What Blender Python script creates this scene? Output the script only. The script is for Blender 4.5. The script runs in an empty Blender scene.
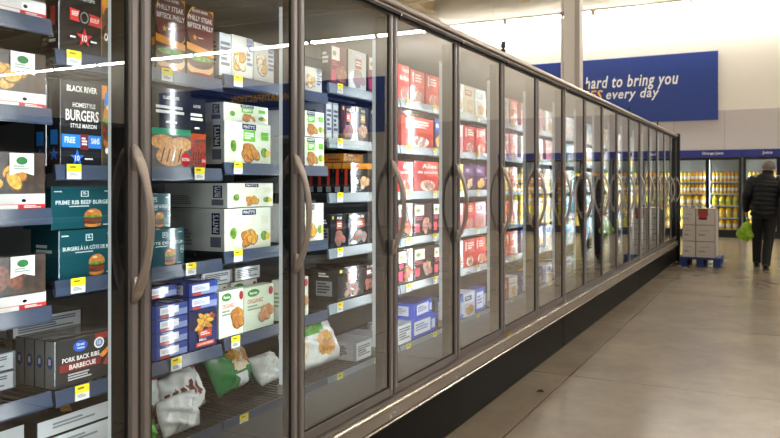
import bpy, bmesh, math, random
from mathutils import Vector, Matrix
PI = math.pi
scene = bpy.context.scene
COL = scene.collection

# ------------------------------------------------------------------ materials
def lin(c):
    return tuple(((v / 12.92) if v <= 0.04045 else ((v + 0.055) / 1.055) ** 2.4) for v in c)
def hexc(h):
    h = h.lstrip('#')
    return lin(tuple(int(h[i:i + 2], 16) / 255 for i in (0, 2, 4)))
_M = {}
def principled(name, col, rough=0.5, metal=0.0, coat=0.0, spec=0.5, noise=None, bump=0.0, bscale=20, col2=None):
    if name in _M: return _M[name]
    m = bpy.data.materials.new(name); m.use_nodes = True
    nt = m.node_tree; b = nt.nodes['Principled BSDF']
    b.inputs['Base Color'].default_value = (*col, 1)
    b.inputs['Roughness'].default_value = rough
    b.inputs['Metallic'].default_value = metal
    b.inputs['Coat Weight'].default_value = coat
    b.inputs['Specular IOR Level'].default_value = spec
    if noise or bump:
        tc = nt.nodes.new('ShaderNodeTexCoord')
        n = nt.nodes.new('ShaderNodeTexNoise'); n.inputs['Scale'].default_value = noise or bscale
        n.inputs['Detail'].default_value = 4
        nt.links.new(tc.outputs['Object'], n.inputs['Vector'])
        if noise:
            r = nt.nodes.new('ShaderNodeValToRGB')
            r.color_ramp.elements[0].position = 0.35; r.color_ramp.elements[1].position = 0.65
            c2 = col2 or tuple(v * 0.7 for v in col)
            r.color_ramp.elements[0].color = (*c2, 1); r.color_ramp.elements[1].color = (*col, 1)
            nt.links.new(n.outputs['Fac'], r.inputs['Fac']); nt.links.new(r.outputs['Color'], b.inputs['Base Color'])
        if bump:
            bp = nt.nodes.new('ShaderNodeBump'); bp.inputs['Strength'].default_value = bump
            bp.inputs['Distance'].default_value = 0.01
            nt.links.new(n.outputs['Fac'], bp.inputs['Height']); nt.links.new(bp.outputs['Normal'], b.inputs['Normal'])
    _M[name] = m
    return m
def C(h, rough=0.11):                      # printed carton colour
    return principled('print_' + h.strip('#') + ('' if rough == 0.11 else '_%d' % (rough * 100)), hexc(h), rough)
def food(name, a, b, scale=70):
    return principled('food_' + name, hexc(a), 0.35, noise=scale, col2=hexc(b))
def emit(name, col, s):
    if name in _M: return _M[name]
    m = bpy.data.materials.new(name); m.use_nodes = True; nt = m.node_tree
    nt.nodes.remove(nt.nodes['Principled BSDF'])
    e = nt.nodes.new('ShaderNodeEmission'); e.inputs[0].default_value = (*col, 1); e.inputs[1].default_value = s
    nt.links.new(e.outputs[0], nt.nodes['Material Output'].inputs[0])
    _M[name] = m
    return m
def glass(name, gain, tint=(0.93, 0.95, 0.94)):
    if name in _M: return _M[name]
    m = bpy.data.materials.new(name); m.use_nodes = True; nt = m.node_tree
    nt.nodes.remove(nt.nodes['Principled BSDF'])
    N = nt.nodes.new
    t = N('ShaderNodeBsdfTransparent'); t.inputs[0].default_value = (*tint, 1)
    g = N('ShaderNodeBsdfGlossy'); g.inputs['Roughness'].default_value = 0.0
    g.inputs['Color'].default_value = (0.95, 0.96, 0.97, 1)
    f = N('ShaderNodeFresnel'); f.inputs['IOR'].default_value = 1.5
    geo = N('ShaderNodeNewGeometry')
    a = N('ShaderNodeMath'); a.operation = 'MULTIPLY'; a.inputs[1].default_value = gain
    inv = N('ShaderNodeMath'); inv.operation = 'SUBTRACT'; inv.inputs[0].default_value = 1.0
    b = N('ShaderNodeMath'); b.operation = 'MULTIPLY'; b.use_clamp = True
    nt.links.new(f.outputs[0], a.inputs[0]); nt.links.new(geo.outputs['Backfacing'], inv.inputs[1])
    cl = N('ShaderNodeMath'); cl.operation = 'MINIMUM'; cl.inputs[1].default_value = 0.66
    nt.links.new(a.outputs[0], cl.inputs[0])
    nt.links.new(cl.outputs[0], b.inputs[0]); nt.links.new(inv.outputs[0], b.inputs[1])
    mx = N('ShaderNodeMixShader')
    nt.links.new(b.outputs[0], mx.inputs[0]); nt.links.new(t.outputs[0], mx.inputs[1]); nt.links.new(g.outputs[0], mx.inputs[2])
    nt.links.new(mx.outputs[0], nt.nodes['Material Output'].inputs[0])
    _M[name] = m
    return m

FRAME = principled('bronze_frame', hexc('#7c7675'), 0.36, metal=0.3)
FRAME_L = principled('bronze_frame_light', hexc('#9b9596'), 0.3, metal=0.3)
FRAME_D = principled('gasket', hexc('#141313'), 0.6)
HEADER = principled('header_metal', hexc('#bdb2aa'), 0.3, metal=0.35)
BUMPER = principled('bumper_grey', hexc('#a0958b'), 0.4, metal=0.15)
BRIGHT = principled('bright_trim', hexc('#d8cfc6'), 0.22, metal=0.85)
BLACKG = principled('kick_black', hexc('#0a0a0b'), 0.5, spec=.12)
BLACK = principled('matt_black', hexc('#0f0f10'), 0.6)
LINER = principled('case_liner', hexc('#36393c'), 0.6)
MULL = principled('mullion_black', hexc('#19191a'), 0.45)
SHELF = principled('shelf_wire', hexc('#222529'), 0.5, metal=0.3)
RAIL = principled('price_rail', hexc('#333f55'), 0.28)
RAIL_L = principled('price_rail_pale', hexc('#76838c'), 0.28)
WHITEP = principled('white_plastic', hexc('#c9cfcc'), 0.4)
LED = emit('case_led', (0.92, 0.97, 1.0), 112.0)
LED2 = emit('case_led_new', (0.93, 0.98, 1.0), 310.0)
LEDSIDE = emit('case_led_side', (0.9, 0.96, 0.95), 0.6)
STRIP = emit('store_tube', (1.0, 0.95, 0.86), 46.0)
WSTRIP = emit('wall_wash_tube', (1.0, 0.95, 0.86), 52.0)
COOLLED = emit('cooler_led', (0.95, 0.98, 1.0), 24.0)
GLASS = glass('freezer_glass', 3.2)
GLASS2 = glass('cooler_glass', 1.2)
HANDLE = principled('handle_grey', hexc('#b9ada4'), 0.33, metal=0.3)

# ------------------------------------------------------------------ mesh builder
class MB:
    def __init__(s): s.v = []; s.f = []; s.m = []; s.s = []; s.mats = []
    def mi(s, m):
        if m not in s.mats: s.mats.append(m)
        return s.mats.index(m)
    def face(s, pts, m, smooth=False):
        b = len(s.v); s.v += [tuple(p) for p in pts]; s.f.append(tuple(range(b, b + len(pts)))); s.m.append(s.mi(m)); s.s.append(smooth)
    def mesh(s, vs, fs, m, smooth=False):
        b = len(s.v); s.v += [tuple(p) for p in vs]; i = s.mi(m)
        for f in fs: s.f.append(tuple(b + k for k in f)); s.m.append(i); s.s.append(smooth)
    def box(s, x0, x1, y0, y1, z0, z1, m, c=0.0):
        x0, x1 = min(x0, x1), max(x0, x1); y0, y1 = min(y0, y1), max(y0, y1); z0, z1 = min(z0, z1), max(z0, z1)
        if c <= 0:
            v = [(x0, y0, z0), (x1, y0, z0), (x1, y1, z0), (x0, y1, z0), (x0, y0, z1), (x1, y0, z1), (x1, y1, z1), (x0, y1, z1)]
            s.mesh(v, [(0, 3, 2, 1), (4, 5, 6, 7), (0, 1, 5, 4), (1, 2, 6, 5), (2, 3, 7, 6), (3, 0, 4, 7)], m)
        else:
            bm = bmesh.new(); bmesh.ops.create_cube(bm, size=1)
            for q in bm.verts:
                q.co = Vector(((x0 + x1) / 2 + q.co.x * (x1 - x0), (y0 + y1) / 2 + q.co.y * (y1 - y0), (z0 + z1) / 2 + q.co.z * (z1 - z0)))
            bmesh.ops.bevel(bm, geom=bm.edges[:], offset=c, segments=2, affect='EDGES', profile=0.5)
            bm.verts.index_update()
            s.mesh([q.co.copy() for q in bm.verts], [tuple(q.index for q in f.verts) for f in bm.faces], m)
            bm.free()
    def prism(s, prof, y0, y1, m, axis='y', smooth=False):   # prof: list of (a,b) swept along an axis
        n = len(prof)
        P = {'y': lambda a, b, t: (a, t, b), 'x': lambda a, b, t: (t, a, b), 'z': lambda a, b, t: (a, b, t)}[axis]
        v = [P(a, b, y0) for a, b in prof] + [P(a, b, y1) for a, b in prof]
        f = [(i, (i + 1) % n, n + (i + 1) % n, n + i) for i in range(n)]
        s.mesh(v, f, m, smooth)
        s.mesh(v, [tuple(range(n))[::-1], tuple(range(n, 2 * n))], m)
    def tube(s, path, rad, m, n=10, cap=True, up=Vector((0, 0, 1)), smooth=True):
        """path: points; rad: per point r or (ra, rb): ra along side axis, rb along the other"""
        path = [Vector(p) for p in path]; rings = []
        k = len(path); v = []
        for i, p in enumerate(path):
            t = (path[min(i + 1, k - 1)] - path[max(i - 1, 0)]).normalized()
            a = t.cross(up)
            if a.length < 1e-4: a = t.cross(Vector((0, 1, 0)))
            a.normalize(); b = a.cross(t).normalized()
            r = rad[i] if isinstance(rad, (list, tuple)) else rad
            ra, rb = r if isinstance(r, (tuple, list)) else (r, r)
            v += [p + a * (ra * math.cos(2 * PI * j / n)) + b * (rb * math.sin(2 * PI * j / n)) for j in range(n)]
        f = [(i * n + j, i * n + (j + 1) % n, (i + 1) * n + (j + 1) % n, (i + 1) * n + j) for i in range(k - 1) for j in range(n)]
        s.mesh(v, f, m, smooth)
        if cap: s.mesh(v, [tuple(range(n))[::-1], tuple(range((k - 1) * n, k * n))], m)
    def lathe(s, prof, m, n=12, sx=1.0, sy=1.0, cx=0, cy=0):  # prof list of (r,z)
        v = [(cx + sx * r * math.cos(2 * PI * j / n), cy + sy * r * math.sin(2 * PI * j / n), z) for r, z in prof for j in range(n)]
        f = [(i * n + j, i * n + (j + 1) % n, (i + 1) * n + (j + 1) % n, (i + 1) * n + j) for i in range(len(prof) - 1) for j in range(n)]
        s.mesh(v, f, m, True)
    def data(s, name):
        me = bpy.data.meshes.new(name); me.from_pydata(s.v, [], s.f); me.materials.clear()
        for m in s.mats: me.materials.append(m)
        me.polygons.foreach_set('material_index', s.m); me.polygons.foreach_set('use_smooth', s.s)
        me.update(); return me
    def build(s, name, parent=None, loc=None, rotz=0.0):
        o = bpy.data.objects.new(name, s.data(name)); COL.objects.link(o)
        if parent is not None: o.parent = parent
        if loc is not None: o.location = loc
        if rotz: o.rotation_euler.z = rotz
        return o
def tag(o, label=None, cat=None, group=None, kind=None):
    if label: o['label'] = label
    if cat: o['category'] = cat
    if group: o['group'] = group
    if kind: o['kind'] = kind
    return o
def empty(name, loc=(0, 0, 0), rotz=0.0, **k):
    o = bpy.data.objects.new(name, None); COL.objects.link(o); o.location = loc; o.rotation_euler.z = rotz
    o.empty_display_size = 0.1
    return tag(o, **k)
def share(src, name, parent=None, loc=(0, 0, 0), rotz=0.0):
    o = bpy.data.objects.new(name, src.data if hasattr(src, 'data') else src); COL.objects.link(o)
    if parent is not None: o.parent = parent
    o.location = loc; o.rotation_euler.z = rotz
    return o

# ------------------------------------------------------------------ lettering
_T = {}
def glyphs(txt, bold=True, shear=0.0):
    key = (txt, bold, shear)
    if key in _T: return _T[key]
    cu = bpy.data.curves.new('lettering', 'FONT'); cu.body = txt; cu.size = 1; cu.resolution_u = 2
    cu.fill_mode = 'FRONT'; cu.shear = shear
    if bold: cu.offset = 0.018
    if shear: cu.space_character = 1.1
    o = bpy.data.objects.new('lettering', cu); COL.objects.link(o)
    dg = bpy.context.evaluated_depsgraph_get(); dg.update()
    ev = o.evaluated_get(dg); me = ev.to_mesh()
    v = [tuple(q.co) for q in me.vertices]; f = [tuple(p.vertices) for p in me.polygons]
    ev.to_mesh_clear(); bpy.data.objects.remove(o); bpy.data.curves.remove(cu)
    x0 = min(q[0] for q in v); x1 = max(q[0] for q in v); y0 = min(q[1] for q in v); y1 = max(q[1] for q in v)
    r = ([((q[0] - x0) / (x1 - x0), (q[1] - y0) / (y1 - y0)) for q in v], f, (x1 - x0), (y1 - y0))
    _T[key] = r
    return r

# ------------------------------------------------------------------ printing on carton faces
F_NUG = food('nugget', '#d79a3e', '#a8681f')
F_YEL = food('strips', '#e8b53a', '#b87a1c')
F_FRY = food('fries', '#f0c04a', '#c98a28', 120)
F_PAT = food('patty', '#6b3a22', '#35190d')
F_BUN = food('bun', '#d08a3c', '#a8602a', 40)
F_RED = food('saucy', '#a8321c', '#5c1a0e')
F_SAU = food('sausage', '#8a4a30', '#5a2a1c')
F_GRN = food('salad', '#7fae3a', '#3f6d1e')
F_FIRE = food('fire', '#ffb53a', '#c8501a', 25)
F_WOOD = food('table', '#4a3a30', '#2c221c', 30)
F_EDGE = food('crust_edge', '#7a4a1c', '#4a2a10')
F_CHO = food('pale', '#efe3c8', '#d9c59a', 40)

class Face:
    """One printable face: maps (u,v) in 0..1 to the carton's surface, each print a hair above the last."""
    def __init__(s, mb, fn, aspect): s.mb = mb; s.fn = fn; s.k = 1; s.asp = aspect
    def lay(s): s.k += 1; return 0.00022 * s.k
    def poly(s, m, pts):
        e = s.lay(); s.mb.face([s.fn(u, v, e) for u, v in pts], m)
    def rect(s, m, u0, v0, u1, v1): s.poly(m, [(u0, v0), (u1, v0), (u1, v1), (u0, v1)])
    def ell(s, m, cu, cv, ru, rv, n=14, rot=0.0):
        P = []
        for i in range(n):
            a = 2 * PI * i / n; x = ru * math.cos(a) * s.asp; y = rv * math.sin(a)
            P.append((cu + (x * math.cos(rot) - y * math.sin(rot)) / s.asp, cv + x * math.sin(rot) + y * math.cos(rot)))
        s.poly(m, P)
    def star(s, m, cu, cv, r):
        s.poly(m, [(cu + (r if i % 2 == 0 else r * .42) * math.cos(PI / 2 + i * PI / 5) / s.asp, cv + (r if i % 2 == 0 else r * .42) * math.sin(PI / 2 + i * PI / 5)) for i in range(10)])
    def text(s, m, t, u0, v0, u1, v1, bold=True, rot=False):
        g, f, _, _ = glyphs(t, bold); e = s.lay()
        if rot: P = [s.fn(u1 - q[1] * (u1 - u0), v0 + q[0] * (v1 - v0), e) for q in g]
        else: P = [s.fn(u0 + q[0] * (u1 - u0), v0 + q[1] * (v1 - v0), e) for q in g]
        s.mb.mesh(P, f, m)
    def bars(s, m, u0, v0, u1, v1, n=3, seed=1):
        r = random.Random(seed); h = (v1 - v0) / n
        for i in range(n): s.rect(m, u0, v1 - (i + .6) * h, u0 + (u1 - u0) * r.uniform(.6, 1), v1 - i * h)
    def barcode(s, u0, v0, u1, v1):
        s.rect(C('#e8e8e8'), u0, v0, u1, v1)
        for i in range(6): s.rect(C('#222222'), u0 + (u1 - u0) * (.08 + i * .15), v0 + .01, u0 + (u1 - u0) * (.15 + i * .15), v1 - .01)
    def foods(s, m1, m2, u0, v0, u1, v1, n=7, seed=1, stretch=1.3, size=.3):
        r = random.Random(seed)
        for i in range(n):
            a = 2 * PI * i / n + r.random(); q = r.uniform(.2, .62)
            cu = (u0 + u1) / 2 + (u1 - u0) / 2 * q * math.cos(a); cv = (v0 + v1) / 2 + (v1 - v0) / 2 * q * math.sin(a)
            rv = (v1 - v0) * size * r.uniform(.7, 1.0); ru = min(rv * stretch / s.asp, (u1 - u0) * .32)
            ro = r.uniform(-.9, .9)
            s.ell(F_EDGE, cu, cv - rv * .1, ru * 1.08, rv * 1.08, 12, ro); s.ell(m1 if i % 3 else m2, cu, cv, ru * .95, rv * .92, 12, ro)
    def burger(s, cu, cv, w, h):
        s.ell(F_BUN, cu, cv - h * .36, w * .48, h * .13)
        s.ell(F_PAT, cu, cv - h * .22, w * .5, h * .13)
        s.rect(C('#c8301e'), cu - w * .47, cv - h * .14, cu + w * .47, cv - h * .06)
        s.ell(F_PAT, cu, cv - h * .02, w * .5, h * .12)
        s.ell(F_GRN, cu, cv + h * .08, w * .53, h * .08)
        P = [(cu + w * .5 * math.cos(a), cv + h * .12 + h * .36 * math.sin(a)) for a in [PI * i / 10 for i in range(11)]]
        s.poly(F_BUN, P)
        s.ell(C('#f2c888'), cu - w * .12, cv + h * .34, w * .16, h * .05)

W = C('#f2f0ea'); BK = C('#161617'); RD = C('#c4232b'); NAVY = C('#1d2b58')

def d_black_angus(F, S, T):
    F.rect(F_WOOD, .7, 0, 1, 1); F.ell(F_FIRE, .86, .8, .14, .2); F.ell(F_FIRE, .8, .62, .1, .14)
    F.foods(F_PAT, C('#2a1711'), .72, .16, 1.0, .68, 6, 3, 1.0, .26)
    F.rect(C('#b08a3c'), .695, 0, .705, 1)
    F.text(W, 'BLACK', .1, .86, .66, .97); F.text(W, 'extra tender', .2, .74, .58, .79, False); F.text(W, 'extra tendre', .18, .6, .58, .65, False)
    F.poly(RD, [(.16, .37), (.69, .34), (.69, .46), (.16, .5)])
    F.ell(BK, .4, .42, .1, .09); F.ell(C('#8a8a88'), .4, .42, .07, .065); F.ell(BK, .4, .42, .055, .05)
    F.text(W, 'BEEF', .19, .42, .3, .47); F.text(W, 'BOEUF', .5, .385, .65, .435)
    F.star(RD, .4, .2, .11); F.text(W, '10', .36, .16, .44, .23); F.bars(W, .16, .17, .3, .2, 1); F.bars(W, .5, .15, .66, .18, 1)
    F.ell(W, .77, .26, .035, .045); F.ell(BK, .77, .26, .016, .022)
    S.rect(RD, .3, .3, .7, .5); S.bars(W, .2, .1, .8, .2, 2)
def d_homestyle(F, S, T):
    F.rect(F_WOOD, .72, 0, 1, 1); F.burger(.87, .52, .24, .6); F.rect(C('#e08a28'), .73, .82, .82, 1.0); F.poly(C('#2d7fd0'), [(.76, .74), (1, .8), (1, .96), (.78, .9)])
    F.rect(C('#a08850'), .718, 0, .726, 1)
    F.text(W, 'BLACK RIVER', .1, .87, .63, .94); F.text(W, 'HOMESTYLE', .2, .69, .6, .745); F.text(W, 'BURGERS', .08, .53, .66, .66); F.text(W, 'STYLE MAISON', .16, .45, .62, .5)
    F.rect(C('#2b7fd4'), 0, .22, .7, .37); F.rect(C('#7d2a28'), .33, .2, .47, .38); F.text(W, 'FREE', .06, .27, .24, .34); F.text(W, 'SANS', .52, .27, .67, .34)
    F.bars(W, .35, .24, .45, .34, 3); F.star(C('#2b6fd4'), .27, .1, .1); F.text(W, '10', .23, .065, .31, .13); F.bars(W, .4, .07, .62, .1, 1)
    F.ell(W, .8, .2, .03, .04)
    S.rect(C('#2b7fd4'), .2, .25, .8, .42); S.star(C('#2b6fd4'), .5, .14, .08)
def d_teal(F, S, T, t1='PRIME RIB BEEF BURGERS'):
    w = C('#cfe0de')
    F.poly(w, [(.44, .76), (.56, .76), (.56, .9), (.44, .9)]); F.rect(C('#17464f'), .455, .775, .545, .885); F.bars(w, .47, .8, .53, .87, 2)
    F.text(w, t1, .06, .58, .96, .68); F.bars(w, .26, .51, .72, .545, 1)
    F.ell(w, .93, .42, .05, .1); F.ell(C('#17464f'), .93, .42, .042, .085); F.bars(w, .9, .39, .96, .45, 2)
    F.burger(.62, .25, .28, .46); F.bars(w, .03, .86, .2, .9, 1); F.bars(w, .8, .86, .98, .9, 1); F.bars(w, .78, .05, .95, .08, 1)
    S.bars(w, .2, .5, .8, .7, 2)
def d_pork(F, S, T):
    F.poly(F_RED, [(.72, .3), (1, .1), (1, .75), (.86, .6)]); F.poly(F_FIRE, [(.66, .5), (1, .86), (1, .74), (.72, .44)]); F.ell(F_RED, .95, .45, .1, .12)
    F.rect(C('#8c2b26'), .6, .86, .8, 1.0); F.ell(W, .66, .78, .08, .12); F.ell(C('#6d8fc0'), .66, .78, .06, .09); F.text(W, '15', .635, .74, .685, .82)
    F.ell(C('#2a56b0'), .37, .8, .11, .12); F.text(W, 'Great', .31, .81, .43, .87); F.text(W, 'Value', .31, .74, .43, .79)
    F.text(W, 'PORK BACK RIBS', .1, .51, .66, .61); F.rect(C('#7d2b2a'), .06, .32, .68, .48); F.text(W, 'BARBECUE', .2, .35, .6, .45)
    F.bars(C('#b8b8b8'), .18, .1, .64, .26, 3, 4)
    S.rect(C('#8d9399'), 0, 0, 1, 1); S.ell(C('#2a56b0'), .5, .55, .34, .14); S.rect(W, .35, .5, .6, .62)
def d_philly(F, S, T):
    F.ell(C('#d9a01f'), .62, .72, .62, .36, 22); F.ell(C('#5a1820'), .58, .7, .58, .33, 22); F.rect(BK, 0, .5, .0, .5)
    F.text(W, 'BLACK RIVER', .22, .92, .78, .96); F.text(W, 'PHILLY STEAK', .06, .8, .94, .87); F.text(W, 'BIFTECK PHILLY', .05, .69, .97, .76)
    F.star(C('#e8b02c'), .3, .56, .05); F.bars(W, .42, .55, .7, .57, 1)
    F.poly(C('#d98a20'), [(0, .38), (1, .3), (1, .4), (0, .48)])
    F.rect(C('#6a5030'), 0, 0, 1, .32); F.ell(C('#d9a878'), .5, .15, .48, .13); F.ell(F_PAT, .5, .2, .44, .08); F.ell(F_GRN, .5, .27, .44, .04); F.ell(C('#8a2028'), .5, .03, .5, .04)
    S.rect(C('#d98a20'), 0, .32, 1, .42)
def d_patties(F, S, T, band='#2f8f6b', pat=F_NUG):
    F.text(W, 'BLACK RIVER', .3, .86, .7, .9); F.bars(W, .12, .66, .9, .78, 2, 5); F.bars(W, .36, .55, .78, .59, 1)
    F.rect(C(band), 0, .42, 1, .5); F.rect(F_WOOD, 0, 0, 1, .42)
    F.ell(pat, .28, .33, .3, .09); F.ell(pat, .74, .31, .28, .09); F.ell(pat, .48, .16, .36, .13)
    for i in range(4): F.poly(C('#4a2410'), [(.22 + i * .14, .08), (.25 + i * .14, .08), (.33 + i * .14, .25), (.3 + i * .14, .25)])
    F.ell(RD, .85, .12, .13, .09); F.text(W, 'EXTRA', .75, .1, .95, .14)
    S.rect(C(band), 0, .42, 1, .5)
def d_pinty(F, S, T, acc='#7cc64a', pale='#e4efcf', fm=(F_NUG, F_PAT), seed=2):
    F.rect(C(pale), .0, 0, 1, .98); F.rect(C('#eef3e4'), .55, .45, 1, .98)
    F.rect(NAVY, .36, .83, .66, .97); F.text(W, "PINTY'S", .39, .86, .63, .94)
    F.rect(C(acc), .38, .55, .64, .82); F.bars(W, .41, .6, .61, .76, 3, seed)
    F.ell(C('#e9ebe2'), .5, .22, .3, .2, 20); F.foods(fm[0], F_BUN, .28, .06, .72, .5, 9, seed, 1.5, .3)
    F.rect(C(acc), .75, .6, .92, .8); F.ell(F_GRN, .82, .3, .08, .12); F.ell(F_GRN, .16, .42, .06, .14); F.ell(C('#e8c94a'), .9, .28, .05, .09)
    S.rect(C('#dfe0dc'), 0, 0, 1, 1); S.rect(NAVY, .78, .4, .92, .9); S.text(W, "PINTY'S", .8, .44, .9, .86, True, True); S.rect(C('#6b7280'), .76, .1, .94, .34); S.bars(C('#9aa0a4'), .1, .1, .5, .5, 5, 3)
    T.rect(C('#d5d6d0'), 0, 0, 1, 1)
def d_kosher(F, S, T, fm=(F_YEL, F_NUG), seed=1):
    F.rect(F_WOOD, 0, .28, 1, 1); F.foods(fm[0], fm[1], .22, .3, .92, .86, 6, seed, 1.5, .24)
    F.ell(C('#c8302a'), .4, .88, .06, .06); F.ell(C('#c8302a'), .25, .86, .06, .05)
    F.poly(W, [(.62, .6), (.75, .66), (.87, .6), (.87, .98), (.62, .98)]); F.ell(C('#3f7d4c'), .745, .85, .06, .07); F.bars(C('#9aa79a'), .66, .68, .83, .77, 2)
    F.rect(C('#d9d6d2'), 0, .1, 1, .28); F.bars(C('#8a8580'), .04, .14, .5, .24, 2, seed); F.rect(W, .72, .11, .96, .22); F.ell(BK, .76, .165, .025, .03)
    F.rect(W, 0, 0, 1, .1); F.rect(C('#d63c3c'), .7, 0, 1, .1); F.rect(C('#e08a90'), 0, .09, .7, .105); F.bars(W, .76, .03, .95, .08, 2)
    S.rect(C('#c8303a'), 0, .7, 1, 1)
def d_fries(F, S, T):
    F.rect(C('#23294e'), 0, .5, 1, 1); F.foods(F_FRY, F_NUG, .05, .4, .98, .95, 14, 5, 2.6, .13); F.ell(F_RED, .8, .8, .1, .06)
    F.rect(C('#d8482c'), .3, .3, .75, .48); F.bars(W, .35, .34, .7, .44, 2); F.text(W, 'Mini', .3, .21, .55, .28); F.rect(C('#e0583a'), .2, .08, .84, .18); F.text(W, 'QUARTIERS', .26, .1, .78, .155)
    S.rect(C('#c8cbd4'), .2, .6, .8, .9)
def d_friesflat(F, S, T):
    F.rect(C('#8b9ac8'), .4, .08, .98, .55); F.rect(C('#e4e6ec'), .1, .3, .7, .85); F.rect(C('#c8483a'), .12, .05, .4, .24); F.bars(C('#a8acc0'), .15, .4, .6, .7, 3)
    S.rect(C('#dfe2ea'), .15, .15, .85, .85); S.bars(C('#8a90a8'), .2, .25, .8, .75, 5, 2)
    T.rect(C('#3d57a8'), 0, 0, 1, 1); T.rect(W, .6, .2, .9, .5); T.rect(C('#d0504a'), .86, .1, .98, .3)
def d_organic(F, S, T, kind=0):
    F.rect(C('#e3e6d6' if kind else '#c9d3bd'), 0, 0, 1, 1); F.ell(C('#3f7d3c'), .3, .86, .2, .09); F.text(W, 'Farms', .18, .83, .42, .89)
    F.text(C('#b03a2a'), 'ORGANIC', .1, .62, .62, .72); F.bars(C('#8a9a80'), .1, .44, .6, .58, 2); F.foods(F_BUN, F_NUG, .4, .05, 1.0, .66, 9, 4 + kind, 1.1, .2); F.ell(C('#a83040'), .86, .85, .08, .1)
    S.rect(C('#d8dccb'), 0, 0, 1, 1); S.bars(C('#8aa080'), .2, .3, .8, .7, 4)
def d_pale(F, S, T, seed=1):
    F.rect(C('#dcd9cf'), 0, 0, 1, 1); F.foods(F_CHO, F_YEL, .05, .1, .6, .8, 10, seed, 2.2, .16); F.bars(C('#6d7aa0'), .66, .3, .94, .85, 5, seed); F.rect(C('#7a86a4'), .64, .86, .96, .97)
    S.rect(C('#cfd2d0'), 0, 0, 1, 1); S.bars(C('#888c90'), .2, .3, .8, .7, 4)
def d_darkfood(F, S, T, acc='#c4552a', fm=F_RED, seed=1):
    F.rect(C(acc), .38, .55, .72, .8); F.text(W, 'PUB', .42, .84, .7, .92); F.bars(W, .42, .6, .68, .74, 2, seed); F.foods(fm, F_PAT, .12, .05, .9, .55, 9, seed, 1.4, .22); F.rect(C('#e0c050'), .05, .86, .14, .95)
    S.rect(C('#2a2a2c'), 0, 0, 1, 1); S.rect(C('#8f9498'), .2, .15, .8, .6); S.bars(C('#3a3d40'), .25, .2, .75, .55, 4); S.bars(W, .3, .7, .7, .85, 2)
def d_orange(F, S, T):
    F.rect(C('#d88a20'), 0, .8, 1, 1); F.poly(C('#e09a2a'), [(0, .7), (.4, .8), (0, .8)]); F.ell(C('#b02a20'), .22, .9, .12, .07); F.foods(F_YEL, F_NUG, .3, .1, .98, .66, 7, 3, 1.6, .2); F.bars(W, .06, .3, .32, .5, 3); F.bars(C('#8fbf40'), .06, .2, .3, .26, 1)
    S.rect(C('#17171a'), 0, 0, 1, .8); S.rect(C('#c23428'), .3, .25, .65, .78); S.rect(C('#d88a20'), 0, .8, 1, 1); S.rect(C('#9aa0a6'), .2, .04, .8, .22)
def d_red(F, S, T, t=None, seed=1, base='#c12a2e'):
    F.rect(C('#e25a4a'), .5, .5, 1, 1); F.ell(C('#e8d8cc'), .55, .2, .3, .18); F.foods(F_RED, F_BUN, .25, .02, .9, .42, 8, seed, 1.4, .24)
    if t:
        F.text(W, t[0], .3, .76, .9, .92); F.text(W, t[1], .12, .56, .94, .7)
    else:
        F.rect(C('#f0d8d0'), .1, .6, .22, .92); F.bars(W, .3, .62, .85, .88, 3, seed)
    S.rect(C('#a01f26'), 0, 0, 1, 1); S.bars(W, .2, .4, .8, .7, 2)
def d_pinkish(F, S, T, seed=1):
    F.rect(C('#e9e0d8'), .06, .62, .55, .94); F.ell(C('#7fa040'), .22, .78, .12, .06); F.bars(C('#c83a5a'), .1, .46, .5, .58, 2, seed); F.rect(C('#c83a5a'), .04, .12, .3, .38); F.foods(F_RED, F_BUN, .3, .02, .98, .6, 9, seed, 1.2, .2)
    S.rect(C('#2e2c2c'), 0, 0, 1, 1); S.bars(W, .2, .5, .8, .8, 3)
def d_bluebox(F, S, T):
    F.rect(C('#dfe4f0'), .12, .15, .78, .85); F.bars(C('#8c98c0'), .18, .3, .7, .7, 3); F.rect(C('#c7d2f0'), .82, .2, .97, .7)
    S.rect(C('#dfe4f0'), .2, .15, .8, .8); S.bars(C('#9aa6c8'), .25, .25, .75, .7, 4)
    T.rect(C('#2d55c8'), 0, 0, 1, 1)
def d_greyslab(F, S, T):
    F.rect(C('#c6cace'), .04, .06, .96, .94); F.bars(C('#5a5f66'), .1, .2, .9, .8, 5, 2); S.rect(C('#c6cace'), .1, .06, .9, .94); S.bars(C('#5a5f66'), .2, .2, .8, .8, 6, 3); T.rect(C('#8d9196'), 0, 0, 1, 1)
def d_plain(F, S, T, a='#ffffff', b='#3a6ab8', fm=(F_YEL, F_NUG), seed=1):
    F.rect(C(a), .05, .56, .95, .94); F.rect(C(b), .12, .66, .7, .86); F.bars(W, .2, .7, .62, .82, 2, seed); F.foods(fm[0], fm[1], .12, .04, .95, .54, 8, seed, 1.3, .24)
    S.rect(C(b), .2, .2, .8, .4); S.bars(C('#777777'), .2, .55, .8, .8, 3)

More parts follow.
